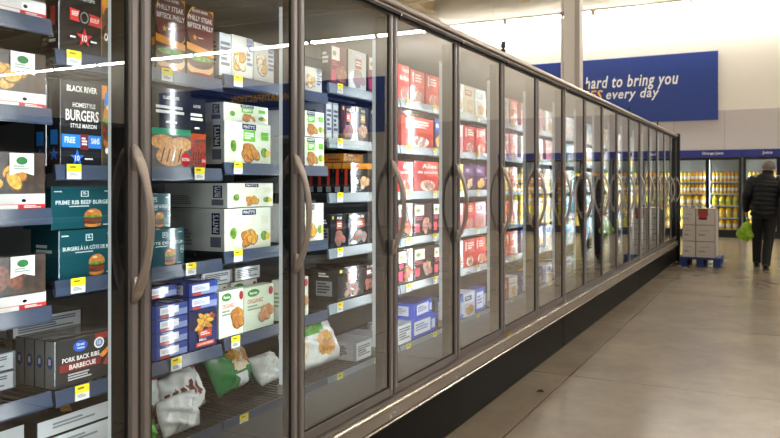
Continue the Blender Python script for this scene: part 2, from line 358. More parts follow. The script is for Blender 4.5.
def d_ribflat(F, S, T):
    F.rect(C('#d4d8da'), 0, 0, 1, 1); F.bars(C('#8d9296'), .2, .3, .8, .7, 2)
    T.ell(C('#2a56b0'), .42, .62, .1, .1); T.poly(F_FIRE, [(.4, .1), (.9, .7), (.98, .66), (.5, .05)]); T.ell(F_RED, .84, .42, .14, .2); T.bars(W, .3, .3, .6, .42, 2)
_CM = {}
def carton_mesh(key, w, h, d, base, design, **kw):
    k = (key, w, h, d)
    if k in _CM: return _CM[k]
    mb = MB(); mb.box(-d, 0, -w / 2, w / 2, 0, h, C(base), 0.0016)
    F = Face(mb, lambda u, v, e: (e, -w / 2 + min(max(u, 0.012), .988) * w, min(max(v, .012), .988) * h), w / h)
    S = Face(mb, lambda u, v, e: (-d + min(max(u, .012), .988) * d, -w / 2 - e, min(max(v, .012), .988) * h), d / h)
    T = Face(mb, lambda u, v, e: (-min(max(v, .012), .988) * d, -w / 2 + min(max(u, .012), .988) * w, h + e), w / d)
    if design: design(F, S, T, **kw)
    _CM[k] = mb.data('carton'); return _CM[k]
def place(name, me, y, z, X, label, group=None, rotz=0.0, cat='carton'):
    """y: centre along the run, X: distance of its front from the aisle camera line"""
    o = bpy.data.objects.new(name, me); COL.objects.link(o); o.location = (-X, y, z + 0.0015); o.rotation_euler.z = rotz
    return tag(o, label, cat, group)

# ------------------------------------------------------------------ layout numbers (metres)
XD = 1.56                 # door plane is at x = -XD
Y0, PW = 1.49, 0.762      # first post, door pitch
def post(n): return Y0 + PW * (n if n > -1 else -1)
ZB, ZT = 0.385, 2.14      # door bottom / top
XS = 1.915                # front of shelves
SH = {0: (1.84, 1.575, 1.28, 0.99, 0.735, 0.42), 1: (1.757, 1.41, 1.06, 0.728, 0.42), 2: (1.782, 1.435, 1.085, 0.745, 0.42)}
for k in range(3, 17): SH[k] = (1.84, 1.572, 1.305, 1.035, 0.765, 0.415)

# ------------------------------------------------------------------ setting
def structure(mb, name):
    o = mb.build(name); o['kind'] = 'structure'; return o
YW = 20.9
fm = bpy.data.materials.new('polished_concrete'); fm.use_nodes = True
nt = fm.node_tree; N = nt.nodes.new; L = nt.links.new; b = nt.nodes['Principled BSDF']
geo = N('ShaderNodeNewGeometry'); sep = N('ShaderNodeSeparateXYZ'); L(geo.outputs['Position'], sep.inputs[0])
n1 = N('ShaderNodeTexNoise'); n1.inputs['Scale'].default_value = 1.3; n1.inputs['Detail'].default_value = 8; n1.inputs['Roughness'].default_value = 0.65; L(geo.outputs['Position'], n1.inputs['Vector'])
n2 = N('ShaderNodeTexNoise'); n2.inputs['Scale'].default_value = 9; n2.inputs['Detail'].default_value = 6; L(geo.outputs['Position'], n2.inputs['Vector'])
cr = N('ShaderNodeValToRGB'); cr.color_ramp.elements[0].position = .32; cr.color_ramp.elements[1].position = .68
cr.color_ramp.elements[0].color = (*hexc('#8d7f6e'), 1); cr.color_ramp.elements[1].color = (*hexc('#a39480'), 1); L(n1.outputs['Fac'], cr.inputs['Fac'])
mx = N('ShaderNodeMix'); mx.data_type = 'RGBA'; mx.blend_type = 'MULTIPLY'; mx.inputs[0].default_value = .22
L(cr.outputs[0], mx.inputs[6]); L(n2.outputs['Fac'], mx.inputs[7])
def seam(sock, pos, wdt):
    a = N('ShaderNodeMath'); a.operation = 'SUBTRACT'; a.inputs[1].default_value = pos; L(sock, a.inputs[0])
    c = N('ShaderNodeMath'); c.operation = 'ABSOLUTE'; L(a.outputs[0], c.inputs[0])
    d = N('ShaderNodeMath'); d.operation = 'LESS_THAN'; d.inputs[1].default_value = wdt; L(c.outputs[0], d.inputs[0]); return d.outputs[0]
acc = None
for sck, pos in [(sep.outputs[0], -1.30), (sep.outputs[0], 0.05), (sep.outputs[0], 3.0)] + [(sep.outputs[1], q) for q in (0.7, 3.0, 5.22, 7.45, 9.7, 12.0, 14.2, 16.5)]:
    sm = seam(sck, pos, 0.006)
    if acc is None: acc = sm
    else:
        q = N('ShaderNodeMath'); q.operation = 'MAXIMUM'; L(acc, q.inputs[0]); L(sm, q.inputs[1]); acc = q.outputs[0]
mx2 = N('ShaderNodeMix'); mx2.data_type = 'RGBA'; L(acc, mx2.inputs[0]); L(mx.outputs[2], mx2.inputs[6]); mx2.inputs[7].default_value = (*hexc('#5a4e42'), 1)
L(mx2.outputs[2], b.inputs['Base Color'])
rr = N('ShaderNodeMapRange'); rr.inputs[3].default_value = .21; rr.inputs[4].default_value = .26; L(n2.outputs['Fac'], rr.inputs[0]); L(rr.outputs[0], b.inputs['Roughness'])
mb = MB(); mb.box(-14, 30, -8, YW + .3, -0.15, 0, fm); structure(mb, 'floor')

WALLW = principled('wall_white', hexc('#e6e1d6'), 0.7)
wg = bpy.data.materials.new('wall_grey_panel'); wg.use_nodes = True
nt2 = wg.node_tree; br = nt2.nodes.new('ShaderNodeTexBrick'); tc = nt2.nodes.new('ShaderNodeNewGeometry'); mp = nt2.nodes.new('ShaderNodeMapping')
mp.inputs['Rotation'].default_value = (PI / 2, 0, 0)
nt2.links.new(tc.outputs['Position'], mp.inputs['Vector']); nt2.links.new(mp.outputs[0], br.inputs['Vector'])
br.inputs['Color1'].default_value = (*hexc('#c4bdbc'), 1); br.inputs['Color2'].default_value = (*hexc('#c8c1c0'), 1); br.inputs['Mortar'].default_value = (*hexc('#a8a2a1'), 1)
br.inputs['Scale'].default_value = 1.0; br.inputs['Brick Width'].default_value = 1.22; br.inputs['Row Height'].default_value = 9.0; br.inputs['Mortar Size'].default_value = .008; br.offset = 0
nt2.links.new(br.outputs['Color'], nt2.nodes['Principled BSDF'].inputs['Base Color']); nt2.nodes['Principled BSDF'].inputs['Roughness'].default_value = .6
mb = MB(); mb.box(-14, 30, YW, YW + .25, 3.24, 7.3, WALLW); mb.box(-14, 30, YW - .02, YW + .25, 0, 3.24, wg); structure(mb, 'wall_back')
mb = MB(); mb.box(29.7, 30, -8, YW, 3.24, 7.3, WALLW); mb.box(29.68, 30, -8, YW, 0, 3.24, principled('wall_grey', hexc('#8d8887'), .7)); structure(mb, 'wall_right')
# roof deck: ribbed sheet
DECK = principled('roof_deck', hexc('#ddd0b2'), 0.7)
mb = MB(); prof = []
y = -8
while y < YW + .2:
    prof += [(y, 7.25), (y + .09, 7.25), (y + .12, 7.2), (y + .21, 7.2), (y + .24, 7.25)]; y += .24
prof += [(YW + .2, 7.25), (YW + .2, 7.4), (-8, 7.4)]
n = len(prof) - 2
vs = [(-14, a, c) for a, c in prof[:n]] + [(30, a, c) for a, c in prof[:n]]
mb.mesh(vs, [(i, i + 1, n + i + 1, n + i) for i in range(n - 1)], DECK); mb.box(-14, 30, -8, YW + .2, 7.3, 7.4, DECK); structure(mb, 'ceiling')
JO = principled('joist_cream', hexc('#d8caa8'), 0.6)
for yj in (8.0, 10.2, 12.4, 14.6, 16.8, 19.0):
    mb = MB(); mb.box(-13.9, 29.6, yj - .06, yj + .06, 7.08, 7.18, JO); mb.box(-13.9, 29.6, yj - .05, yj + .05, 6.5, 6.58, JO)
    xx = -13.6; up = True
    while xx < 29:
        mb.tube([(xx, yj, 6.55 if up else 7.1), (xx + .45, yj, 7.1 if up else 6.55)], .018, JO, 5, False); xx += .45; up = not up
    structure(mb, 'ceiling_beam')
for xj in (-9.5, -6.5, -3.5):
    mb = MB(); mb.box(xj - .09, xj + .09, -7.5, YW - .05, 6.62, 7.05, JO, .01); mb.box(xj - .16, xj + .16, -7.5, YW - .05, 6.6, 6.63, JO); structure(mb, 'ceiling_beam')
# column behind the freezers
CO = principled('column_cream', hexc('#e8e0d6'), 0.5)
mb = MB(); cx, cy = -2.86, 11.7
mb.box(cx - .13, cx + .12, cy - .12, cy + .12, 0, 7.19, CO, .012)
mb.box(cx + .05, cx + .125, cy - .135, cy - .12, 0, 7.19, principled('column_edge', hexc('#b5aca0'), .5))
o = structure(mb, 'support_column')
pm = MB(); pm.tube([(cx - .155, cy - .1, 0), (cx - .155, cy - .1, 7.1)], .022, CO, 8)
for z in (2.6, 4.0, 5.4): pm.box(cx - .18, cx - .12, cy - .13, cy - .07, z, z + .06, BUMPER)
pm.build('conduit', o)

# ------------------------------------------------------------------ lights
HOUS = principled('fixture_white', hexc('#e8e4da'), 0.5)
def fixture(name, x, y, z, along, length, m, label, group, cat='light'):
    r = empty(name, (x, y, z), 0 if along == 'x' else PI / 2, label=label, cat=cat, group=group)
    a = MB(); a.box(-length / 2, length / 2, -.09, .09, .05, .12, HOUS, .006); a.box(-length / 2, -length / 2 + .04, -.09, .09, -.03, .05, HOUS); a.box(length / 2 - .04, length / 2, -.09, .09, -.03, .05, HOUS); a.build('housing', r)
    t = MB()
    for s in (-.045, .045): t.tube([(-length / 2 + .04, s, .012), (length / 2 - .04, s, .012)], .03, m, 8)
    t.build('lamp_tube', r)
    for s in (-1, 1):
        h = MB(); h.tube([(s * length * .35, 0, .12), (s * length * .35, 0, max(.2, 7.2 - z))], .008, HOUS, 5); h.build('hanger', r)
    return r
ords = ['first', 'second', 'third', 'fourth', 'fifth', 'sixth', 'seventh', 'eighth', 'ninth', 'tenth', 'eleventh', 'twelfth', 'thirteenth', 'fourteenth', 'fifteenth', 'sixteenth', 'seventeenth']
for i in range(15):
    fixture('wall_strip_light', -8.2 + i * 2.5, YW - .45, 5.98, 'x', 2.46, WSTRIP, 'glowing white tube light in the continuous row high along the back wall', 'tube lights along the back wall')
for xr in (-6.0, 1.6, 7.0):  # leftmost row is added, unseen, to brighten the column and ceiling
    for j in range(6):
        fixture('aisle_strip_light', xr, -5 + j * 4.0, 6.25, 'y', 3.2, STRIP, 'white tube light out of view, hung from the roof joists over the aisles', 'tube lights over the aisles')

# ------------------------------------------------------------------ freezer cases
def hemi(cx, cz, r, a0, a1, n=6):
    return [(cx + r * math.cos(a0 + (a1 - a0) * i / n), cz + r * math.sin(a0 + (a1 - a0) * i / n)) for i in range(n + 1)]
_shared = {}
def door_meshes():
    if _shared: return
    w = PW - .008; h = ZT - ZB - .006; st = .036
    f = MB()
    # local: x = out of the case (+), y along run 0..w, z 0..h ; frame front at x=0, back at -.045
    def stile(y0, y1):
        f.box(-.012, 0, y0, y1, 0, h, FRAME, .004); f.box(-.026, -.0115, y0 + .003, y1 - .003, 0.002, h - .002, FRAME_D)
        f.box(-.004, .0022, (y0 + y1) / 2 - .009, (y0 + y1) / 2 + .009, .03, h - .02, FRAME_L, .0015)
    stile(0, st); stile(w - st, w)
    f.box(-.026, -.001, st - .004, w - st + .004, 0, .042, FRAME, .005); f.box(-.026, -.001, st - .004, w - st + .004, h - .014, h, FRAME, .003)
    for (a, c) in ((st - .002, st + .006), (w - st - .006, w - st + .002)): f.box(-.024, -.004, a, c, .04, h - .012, FRAME_D)
    f.box(-.024, -.004, st, w - st, .04, .048, FRAME_D)
    _shared['frame'] = f.data('door')
    g = MB(); g.box(-.016, -.008, st + .002, w - st - .002, .041, h - .013, GLASS); _shared['glass'] = g.data('glass_pane')
    # bowed pull handle on the far stile
    hb = MB(); P = []; R = []
    zc = 1.245 - ZB; n = 18
    for i in range(n + 1):
        t = i / n; a = math.sin(PI * t)
        P.append((.012 + .052 * a ** .75, w - .021, zc - .19 + .38 * t)); R.append((.0125 if 2 < i < n - 2 else .0165, .010))
    hb.tube(P, R, HANDLE, 10, True, Vector((1, 0, 0)))
    for s in (-1, 1):
        zz = zc + s * .185
        hb.tube([(.0, w - .021, zz + s * .03), (.008, w - .021, zz + s * .02), (.016, w - .021, zz), (.016, w - .021, zz - s * .02), (.006, w - .021, zz - s * .04)], [(.006, .006), (.013, .009), (.017, .013), (.015, .011), (.006, .005)], HANDLE, 10, True, Vector((1, 0, 0)))
    _shared['handle'] = hb.data('handle')
    hg = MB(); hg.tube([(-.01, 0, -.01), (-.01, 0, .012)], .006, BLACK, 10); hg.tube([(-.006, 0, .008), (.001, 0, .008)], .006, BRIGHT, 8); _shared['hinge'] = hg.data('hinge_pin')
    mu = MB(); mu.box(-1.592, -1.64, -.032, .032, ZB, ZT, MULL, .004); _shared['mull'] = mu.data('mullion')
    ls = MB(); zl0, zl1 = .585, 2.02
    # pale translucent housing, glowing lens turned into the case
    ls.box(-1.638, -1.662, -.022, .022, zl0, zl1, LEDSIDE, .002)
    ls.face([(-1.6625, -.006, zl0 + .02), (-1.6625, -.006, zl1), (-1.6625, .006, zl1), (-1.6625, .006, zl0 + .02)], LED)
    ls.box(-1.637, -1.666, -.027, .027, zl0 - .02, zl0 + .02, WHITEP, .003); ls.box(-1.637, -1.666, -.027, .027, zl1, zl1 + .015, WHITEP, .003)
    _shared['led'] = ls.data('light_strip')
    _shared['led2'] = _shared['led'].copy(); _shared['led2'].materials[ls.mats.index(LED)] = LED2
    tg = MB(); tg.box(0, .002, -.026, .026, -.034, .012, C('#e9e9e6'), 0); tg.box(.0005, .0026, -.026, .026, -.012, .012, C('#ead829'), 0)
    F = Face(tg, lambda u, v, e: (.0026 + e, -.026 + u * .052, -.034 + v * .046), 1.1); F.bars(C('#7a6a20'), .15, .66, .85, .86, 1); F.bars(C('#8a8a8a'), .12, .14, .8, .4, 3)
    _shared['tag'] = tg.data('price_tag')
    stk = MB(); stk.face([(0, 0, 0), (0, .03, 0), (0, .03, .028), (0, 0, .028)], C('#9aa5ad')); stk.face([(.0002, .004, .004), (.0002, .026, .004), (.0002, .026, .014), (.0002, .004, .014)], C('#c9d2d8'))
    stk.face([(0, -.03, -.012), (0, -.012, -.004), (0, -.03, .014)], C('#e2e0dc')); _shared['sticker'] = stk.data('sticker')
door_meshes()
def shelf_mesh(zrel, pale):
    k = 'shelf%s' % pale
    if k in _shared: return
    w = PW - .012; s = MB()
    # wire deck: cross rods + slats
    s.box(-.012, -.03, .0, w, -.02, -.004, SHELF)
    for i in range(22): yy = .012 + i * (w - .024) / 21; s.box(-.56, -.015, yy - .003, yy + .003, -.006, -.0005, SHELF)
    for i in range(5): s.box(-.02 - i * .13, -.032 - i * .13, 0, w, -.016, -.006, SHELF)
    for yy in (.012, w - .012): s.prism([(-.02, -.02), (-.56, -.07), (-.56, -.006), (-.02, -.006)], yy - .004, yy + .004, SHELF)
    _shared[k] = s.data('shelf')
    r = MB(); m = RAIL_L if pale else RAIL
    r.prism([(-.012, .004), (-.003, .006), (.004, -.036), (.002, -.042), (-.006, -.042), (-.012, -.03)], 0, w, m); _shared['rail%s' % pale] = r.data('price_rail')
shelf_mesh(0, 0); shelf_mesh(0, 1)

def clip_mesh():
    c = MB(); c.box(-.012, .012, -.014, .014, 0, .022, BLACK, .003); c.tube([(0, 0, .02), (0, .004, .034)], .007, BLACK, 8)
    c.box(-.006, .008, -.022, -.004, .03, .066, BLACK, .003); c.box(-.006, .008, .004, .022, .034, .074, BLACK, .003); c.box(-.008, -.004, -.02, .02, .03, .05, BLACK)
    return c.data('sign_clip')
_shared['clip'] = clip_mesh()
CASES = [(-1, 1, 'grey glass-door freezer case cut off by the left edge, holding burger cartons'),
         (1, 6, 'long grey freezer case with five glass doors, holding nugget, wing and red cartons'),
         (6, 11, 'long grey freezer case beyond the first wide joint, doors full of reflections'),
         (11, 16, 'farthest grey freezer case, ending in a black end panel beside the pallet')]
tagpos = {0: [[.62], [.1], [.6], [.08], []], 1: [[.08, .6], [.08, .82], [.1, .76], [.12, .66], [.72]], 2: [[.1], [.1], [.1], [.08], [.15]]}
for ci, (na, nb, lab) in enumerate(CASES):
    ya, yb = Y0 + PW * na + .003, Y0 + PW * nb - .003
    R = empty('freezer_case', (0, 0, 0), label=lab, cat='freezer', group='glass-door freezer cases in a row')
    R.location = (-2.0, (ya + yb) / 2, 0)
    off = Vector((2.0, -(ya + yb) / 2, 0))
    def part(mbx, name, parent=R, extra=None):
        for i, q in enumerate(mbx.v): mbx.v[i] = tuple(Vector(q) + off)
        return mbx.build(name, parent)
    bd = MB()
    bd.box(-2.62, -2.5, ya, yb, .30, 2.16, LINER); bd.box(-2.5, -1.62, ya, yb, .30, .395, LINER); bd.box(-2.62, -1.575, ya, yb, 2.12, 2.2, LINER)
    bd.box(-2.62, -1.66, ya, yb, 0.002, .30, BLACK)
    part(bd, 'cabinet_body')
    if ci == 0 or ci == 3:
        e = MB(); q = ya if ci == 0 else yb - .03
        e.box(-2.62, -1.575, q, q + .03, .0025, 2.2, BLACK, .006); e.box(-1.60, -1.50, q + .006, q + .05, .0025, 2.215, BLACK, .01); part(e, 'end_panel')
    hd = MB()
    hd.prism([(-1.63, 2.145), (-1.545, 2.145), (-1.545, 2.158)] + hemi(-1.552, 2.172, .024, -.5, PI * .75, 8) + [(-1.63, 2.195)], ya, yb - (.05 if ci == 3 else 0), HEADER)
    hd.box(-1.61, -1.54, ya, yb - (.05 if ci == 3 else 0), 2.133, 2.147, BLACK); part(hd, 'header_rail')
    bu = MB()
    bu.prism([(-1.60, .292), (-1.545, .292), (-1.535, .30), (-1.535, .352), (-1.545, .366), (-1.60, .372)], ya, yb, BUMPER)
    bu.prism(hemi(-1.540, .362, .012, -.9, PI * .8, 6) + [(-1.56, .366)], ya, yb, BRIGHT)
    bu.prism([(-1.60, .285), (-1.529, .285), (-1.527, .289), (-1.531, .294), (-1.60, .294)], ya, yb, BRIGHT)
    bumper = part(bu, 'bumper')
    kp = MB(); kp.prism([(-1.63, .0025), (-1.575, .0025), (-1.566, .02), (-1.566, .25), (-1.555, .284), (-1.63, .284)], ya + (.006 if ci else 0), yb - .006, BLACKG); part(kp, 'kick_plate')
    for n in range(na, nb):
        y0 = Y0 + PW * n + .004
        d = share(_shared['frame'], 'door', R, Vector((-XD, y0, ZB + .003)) + off)
        share(_shared['glass'], 'glass_pane', d); share(_shared['handle'], 'handle', d)
        share(_shared['hinge'], 'hinge_pin', R, Vector((-1.538, y0 + .03, 2.13)) + off)
        if n >= 1:
            s = share(_shared['sticker'], 'sticker', bumper, Vector((-1.5345, y0 + PW - .06, .315)) + off)
        k = n + 1
        zs = SH[k]
        for si, z in enumerate(zs):
            pale = 1 if k >= 3 else 0
            s = share(_shared['shelf%d' % pale], 'shelf', R, Vector((-XS, Y0 + PW * n + .006, z)) + off)
            share(_shared['rail%d' % pale], 'price_rail', s)
            tp = tagpos[k][si] if k in tagpos and si < len(tagpos[k]) else ([.12, .62] if k < 9 else [.3])
            for t in tp: share(_shared['tag'], 'price_tag', s, (.0065, t * (PW - .012), -.004))
    for n in range(na, nb + 1):
        if n < 0: continue
        if n == nb and ci < 3: continue            # the next case carries the joint's mullion
        yy = Y0 + PW * n - (.06 if n == 16 else 0) + (.04 if n == na and ci else 0)
        m = share(_shared['mull'], 'mullion', R, Vector((0, yy, 0)) + off)
        share(_shared['led' if n < 3 else 'led2'], 'light_strip', m)
        if n in (6, 11):
            jc = MB(); jc.box(-1.575, -1.548, Y0 + PW * n - .001, Y0 + PW * n + .012, .30, 2.14, HEADER, .003)
            # set on the case's near end, clear of its first door
            o = part(jc, 'joint_cover')
        if n in (4, 7, 10, 13): share(_shared['clip'], 'sign_clip', R, Vector((-1.56, Y0 + PW * n, 2.1955)) + off)

# ------------------------------------------------------------------ products, near bays
SN = lambda k, s: (['top shelf', 'second shelf', 'third shelf', 'fourth shelf', 'fifth shelf', 'bottom deck'] if len(SH[k]) == 6 else ['top shelf', 'second shelf', 'third shelf', 'fourth shelf', 'bottom deck'])[s]
def cm(key, w, h, d, base, design=None, **k): return carton_mesh(key, w, h, d, base, design, **k)
X = 1.94
# bay 0
burg0 = cm('kosher_b', .30, .19, .05, '#5a4436', d_kosher, fm=(F_BUN, F_GRN), seed=7)
place('burger_carton', burg0, 1.333, SH[0][0], X, 'carton with lettuce burger picture at the upper left corner, top shelf, first door')
place('nugget_carton', cm('kosher_n', .31, .165, .055, '#4a3d34', d_kosher, fm=(F_YEL, F_NUG), seed=3), 1.328, SH[0][1], X, 'chicken nugget carton with yellow nuggets and a white ribbon, second shelf, first door')
place('chicken_strip_carton', cm('kosher_s', .31, .168, .055, '#4a3d34', d_kosher, fm=(F_YEL, F_NUG), seed=12), 1.325, SH[0][2], X, 'chicken strip carton with crossed golden strips, third shelf, first door')
place('meatball_carton', cm('kosher_m', .31, .16, .055, '#33302c', d_kosher, fm=(F_SAU, F_PAT), seed=5), 1.328, SH[0][3], X, 'carton picturing brown breaded patties and green salad, fourth shelf, first door')
for i in range(2):
    place('burger_carton', cm('blackred', .20, .20, .04, '#1c1c1e', d_black_angus), 1.30 + .0 * i, SH[0][1], 2.16 + i * .06, ['black and red carton standing behind the nugget carton, first door', 'black and red carton farthest behind the nugget carton, first door'][i])
place('frozen_food_carton', cm('blackred', .20, .20, .04, '#1c1c1e', d_black_angus), 1.30, SH[0][2], 2.16, 'dark carton standing behind the golden chicken strip carton, first door')
for i in range(2):
    place('grey_carton', cm('gflat', .26, .055, .22, '#6f7276', d_greyslab), 1.34, SH[0][4] + i * .058, 2.06, ['grey flat carton lying under another behind the rib cartons, first door', 'grey flat carton lying on another behind the rib cartons, first door'][i])
# bay 1, top shelf
z = SH[1][0]
place('burger_carton', cm('angus', .225, .29, .055, '#1c1c1e', d_black_angus), 1.640, z, X, 'tall black burger carton with red ribbon, star and flames, top shelf, second bay')
place('philly_steak_carton', cm('philly', .150, .275, .05, '#15130f', d_philly), 1.995, z, X, 'philly steak carton with yellow arc and glare spot, top shelf beside the first post')
place('philly_steak_carton', cm('philly', .150, .265, .05, '#15130f', d_philly), 2.150, z, X, 'second philly steak carton, dark with orange band, right of its glaring twin')
place('philly_steak_carton', cm('philly', .150, .265, .05, '#15130f', d_philly), 2.150, z, X + .06, 'philly steak carton hidden behind the one with the orange band')
place('burger_carton', cm('angus', .170, .29, .055, '#1c1c1e', d_black_angus), 1.645, z, X + .07, 'black burger carton behind the one with red ribbon, top shelf, second bay')
# second shelf
z = SH[1][1]
place('burger_carton', cm('home', .215, .268, .055, '#222226', d_homestyle), 1.640, z, X, 'homestyle burger carton, black with blue ribbon and star, second shelf')
place('burger_carton', cm('home', .215, .255, .055, '#222226', d_homestyle), 1.640, z, X + .065, 'black burger carton right behind the homestyle one with blue ribbon')
place('steak_patty_carton', cm('pat1', .200, .29, .05, '#1a1918', d_patties), 2.000, z, X, 'black carton with teal band and big white glare over grilled patties, second shelf')
place('steak_patty_carton', cm('pat2', .096, .272, .05, '#1a1716', d_patties, band='#b04a28', pat=F_RED), 2.155, z, X + .02, 'narrow black carton with red patties, right of the teal banded one')
# third shelf
z = SH[1][2]
tl = dict(w=.225)
place('burger_carton', cm('teal1', .225, .152, .13, '#17464f', d_teal, t1='BURGERS À LA CÔTE DE BŒUF'), 1.640, z, X, 'lower teal prime rib burger carton with french lettering, first door')
place('burger_carton', cm('teal2', .245, .132, .13, '#17464f', d_teal), 1.628, z + .155, X + .006, 'upper teal prime rib burger carton stacked on its twin, first door')
place('burger_carton', cm('teal1', .195, .136, .13, '#17464f', d_teal, t1='CÔTE DE BŒUF'), 1.968, z, X, 'lower teal burger carton at the left edge of the second door')
place('burger_carton', cm('teal3', .15, .122, .13, '#17464f', d_teal), 1.925, z + .139, X + .004, 'upper teal burger carton at the left edge of the second door')
# fourth shelf: rib cartons standing in file, grey stacks behind
zd0 = SH[1][4]
z = SH[1][3]
for i in range(4):
    place('rib_carton', cm('pork', .25, .148, .042, '#2b2c2e', d_pork), 1.642, z, X + .005 + i * .047,
          ['front pork rib carton with red barbecue band and blue oval, first door', 'second pork rib carton, just behind the front one with the barbecue band', 'third pork rib carton in the file showing its grey end and blue oval', 'rearmost pork rib carton of the file of four, by the dark gap'][i])
for i in range(3):
    place('grey_carton', cm('gflat2', .28, .062, .15, '#2a2c30', d_greyslab), 1.66 + (i % 2) * .02, z + i * .0655, X + .22,
          ['lowest dark-edged grey flat carton behind the pork rib cartons', 'middle dark-edged grey flat carton behind the pork rib cartons', 'topmost dark-edged grey flat carton behind the pork rib cartons'][i])
fr = cm('fryflat', .155, .046, .19, '#2c4592', d_friesflat)
for i in range(4):
    place('fries_carton', fr, 2.01, z + i * .0485, X + .004, ['%s blue fries carton with white label in the left hand flat stack of four' % q for q in ('lowest', 'second lowest', 'third lowest', 'topmost')][i])
place('fries_carton', cm('fryflat2', .15, .042, .2, '#3a4f98', d_friesflat), 1.985, z + .216, X + .03, 'blue white fries carton lying crosswise atop the left hand stack of four')
place('fries_carton', cm('fryup', .155, .148, .20, '#22336e', d_fries), 2.172, z, X + .004, 'upright navy fries carton picturing yellow potato wedges and red label')
for i in range(2):
    place('fries_carton', cm('fryflat3', .158, .05, .2, '#2c4592', d_friesflat), 2.172, z + .151 + i * .0525, X + .002, ['blue fries carton lying directly on the upright wedge carton', 'topmost blue fries carton with red corner, above the upright wedge carton'][i])
for i in range(4):
    q = ('lowest', 'second', 'third', 'topmost')[i]
    place('rib_carton', cm('ribflat', .28, .052, .34, '#2b2c2e', d_ribflat), 1.615, zd0 + i * .0545, X + .02 + .012 * (i % 2), '%s flat dark rib carton of the bottom stack, first door, by the light strip' % q)
    place('rib_carton', cm('ribflat', .28, .052, .34, '#2b2c2e', d_ribflat), 1.318, zd0 + i * .0545, X + .05 + .012 * (i % 2), '%s flat dark rib carton of the stack at the lower left corner' % q)
# bay 2
z = SH[2][0]
place('frozen_food_carton', cm('pale1', .135, .175, .05, '#d5d3c9', d_pale, seed=2), 2.40, z, X, 'cream carton with pale fries picture in the glare, top shelf, second door')
place('frozen_food_carton', cm('pale2', .135, .168, .05, '#d5d3c9', d_pale, seed=5), 2.545, z, X, 'cream carton beside the light strip, top shelf, second door')
place('frozen_food_carton', cm('white_end', .07, .17, .05, '#bfc3c4', d_greyslab), 2.295, z, X, 'narrow white and grey carton left of the cream cartons, top shelf')
place('frozen_food_carton', cm('pale3', .15, .12, .08, '#d8d6d0', d_pale, seed=8), 2.92, z, X, 'cream carton at the right end of that top shelf, third door')
pg = dict(acc='#7cc64a', pale='#e6f0d2', seed=2)
z = SH[2][1]
place('chicken_carton', cm('pg1', .30, .172, .26, '#ecebe4', d_pinty, **pg), 2.44, z, X, 'lower white and lime chicken bite carton with navy badge, second shelf, second door')
place('chicken_carton', cm('pg2', .29, .075, .26, '#ecebe4', d_pinty, **pg), 2.465, z + .175, X + .03, 'white and lime chicken carton lying on the lower one, second shelf, second door')
for i in range(2):
    place('chicken_carton', cm('pg3', .23, .138 if i == 0 else .12, .26, '#ecebe4', d_pinty, **pg), 2.90, z + i * .141, X, ['lower lime chicken carton at the left edge of the third door', 'upper lime chicken carton at the left edge of the third door'][i])
py = dict(acc='#e9ead2', pale='#e9edcf', seed=9, fm=(F_YEL, F_NUG))
z = SH[2][2]
place('chicken_carton', cm('py1', .30, .17, .30, '#e6e5de', d_pinty, **py), 2.44, z, X, 'lower pale yellow chicken strip carton with plate of strips, third shelf, second door')
place('chicken_carton', cm('py2', .30, .10, .34, '#e6e5de', d_pinty, **py), 2.47, z + .173, X + .01, 'upper pale yellow chicken strip carton on the lower, third shelf, second door')
place('chicken_carton', cm('py3', .235, .178, .30, '#e6e5de', d_pinty, **py), 2.893, z, X, 'pale yellow chicken strip carton at left edge of third door, under lime ones')
z = SH[2][3]
place('organic_nugget_carton', cm('org0', .15, .185, .06, '#d5dac5', d_organic, kind=1), 2.332, z, X, 'cream organic nugget carton with brown nuggets beside the navy fries')
place('organic_nugget_carton', cm('org1', .20, .18, .06, '#cbd5be', d_organic, kind=0), 2.512, z, X, 'grey-green organic carton by the light strip, fourth shelf, second door')
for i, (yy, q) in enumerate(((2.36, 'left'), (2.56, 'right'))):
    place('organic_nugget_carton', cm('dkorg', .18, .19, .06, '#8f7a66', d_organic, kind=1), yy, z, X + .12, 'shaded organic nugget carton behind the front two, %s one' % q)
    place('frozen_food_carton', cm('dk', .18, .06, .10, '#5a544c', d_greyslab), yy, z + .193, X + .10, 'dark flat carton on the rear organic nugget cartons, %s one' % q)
place('organic_nugget_carton', cm('org1', .20, .18, .06, '#cbd5be', d_organic, kind=0), 2.78, z, X, 'grey-green organic carton hidden behind the second post')

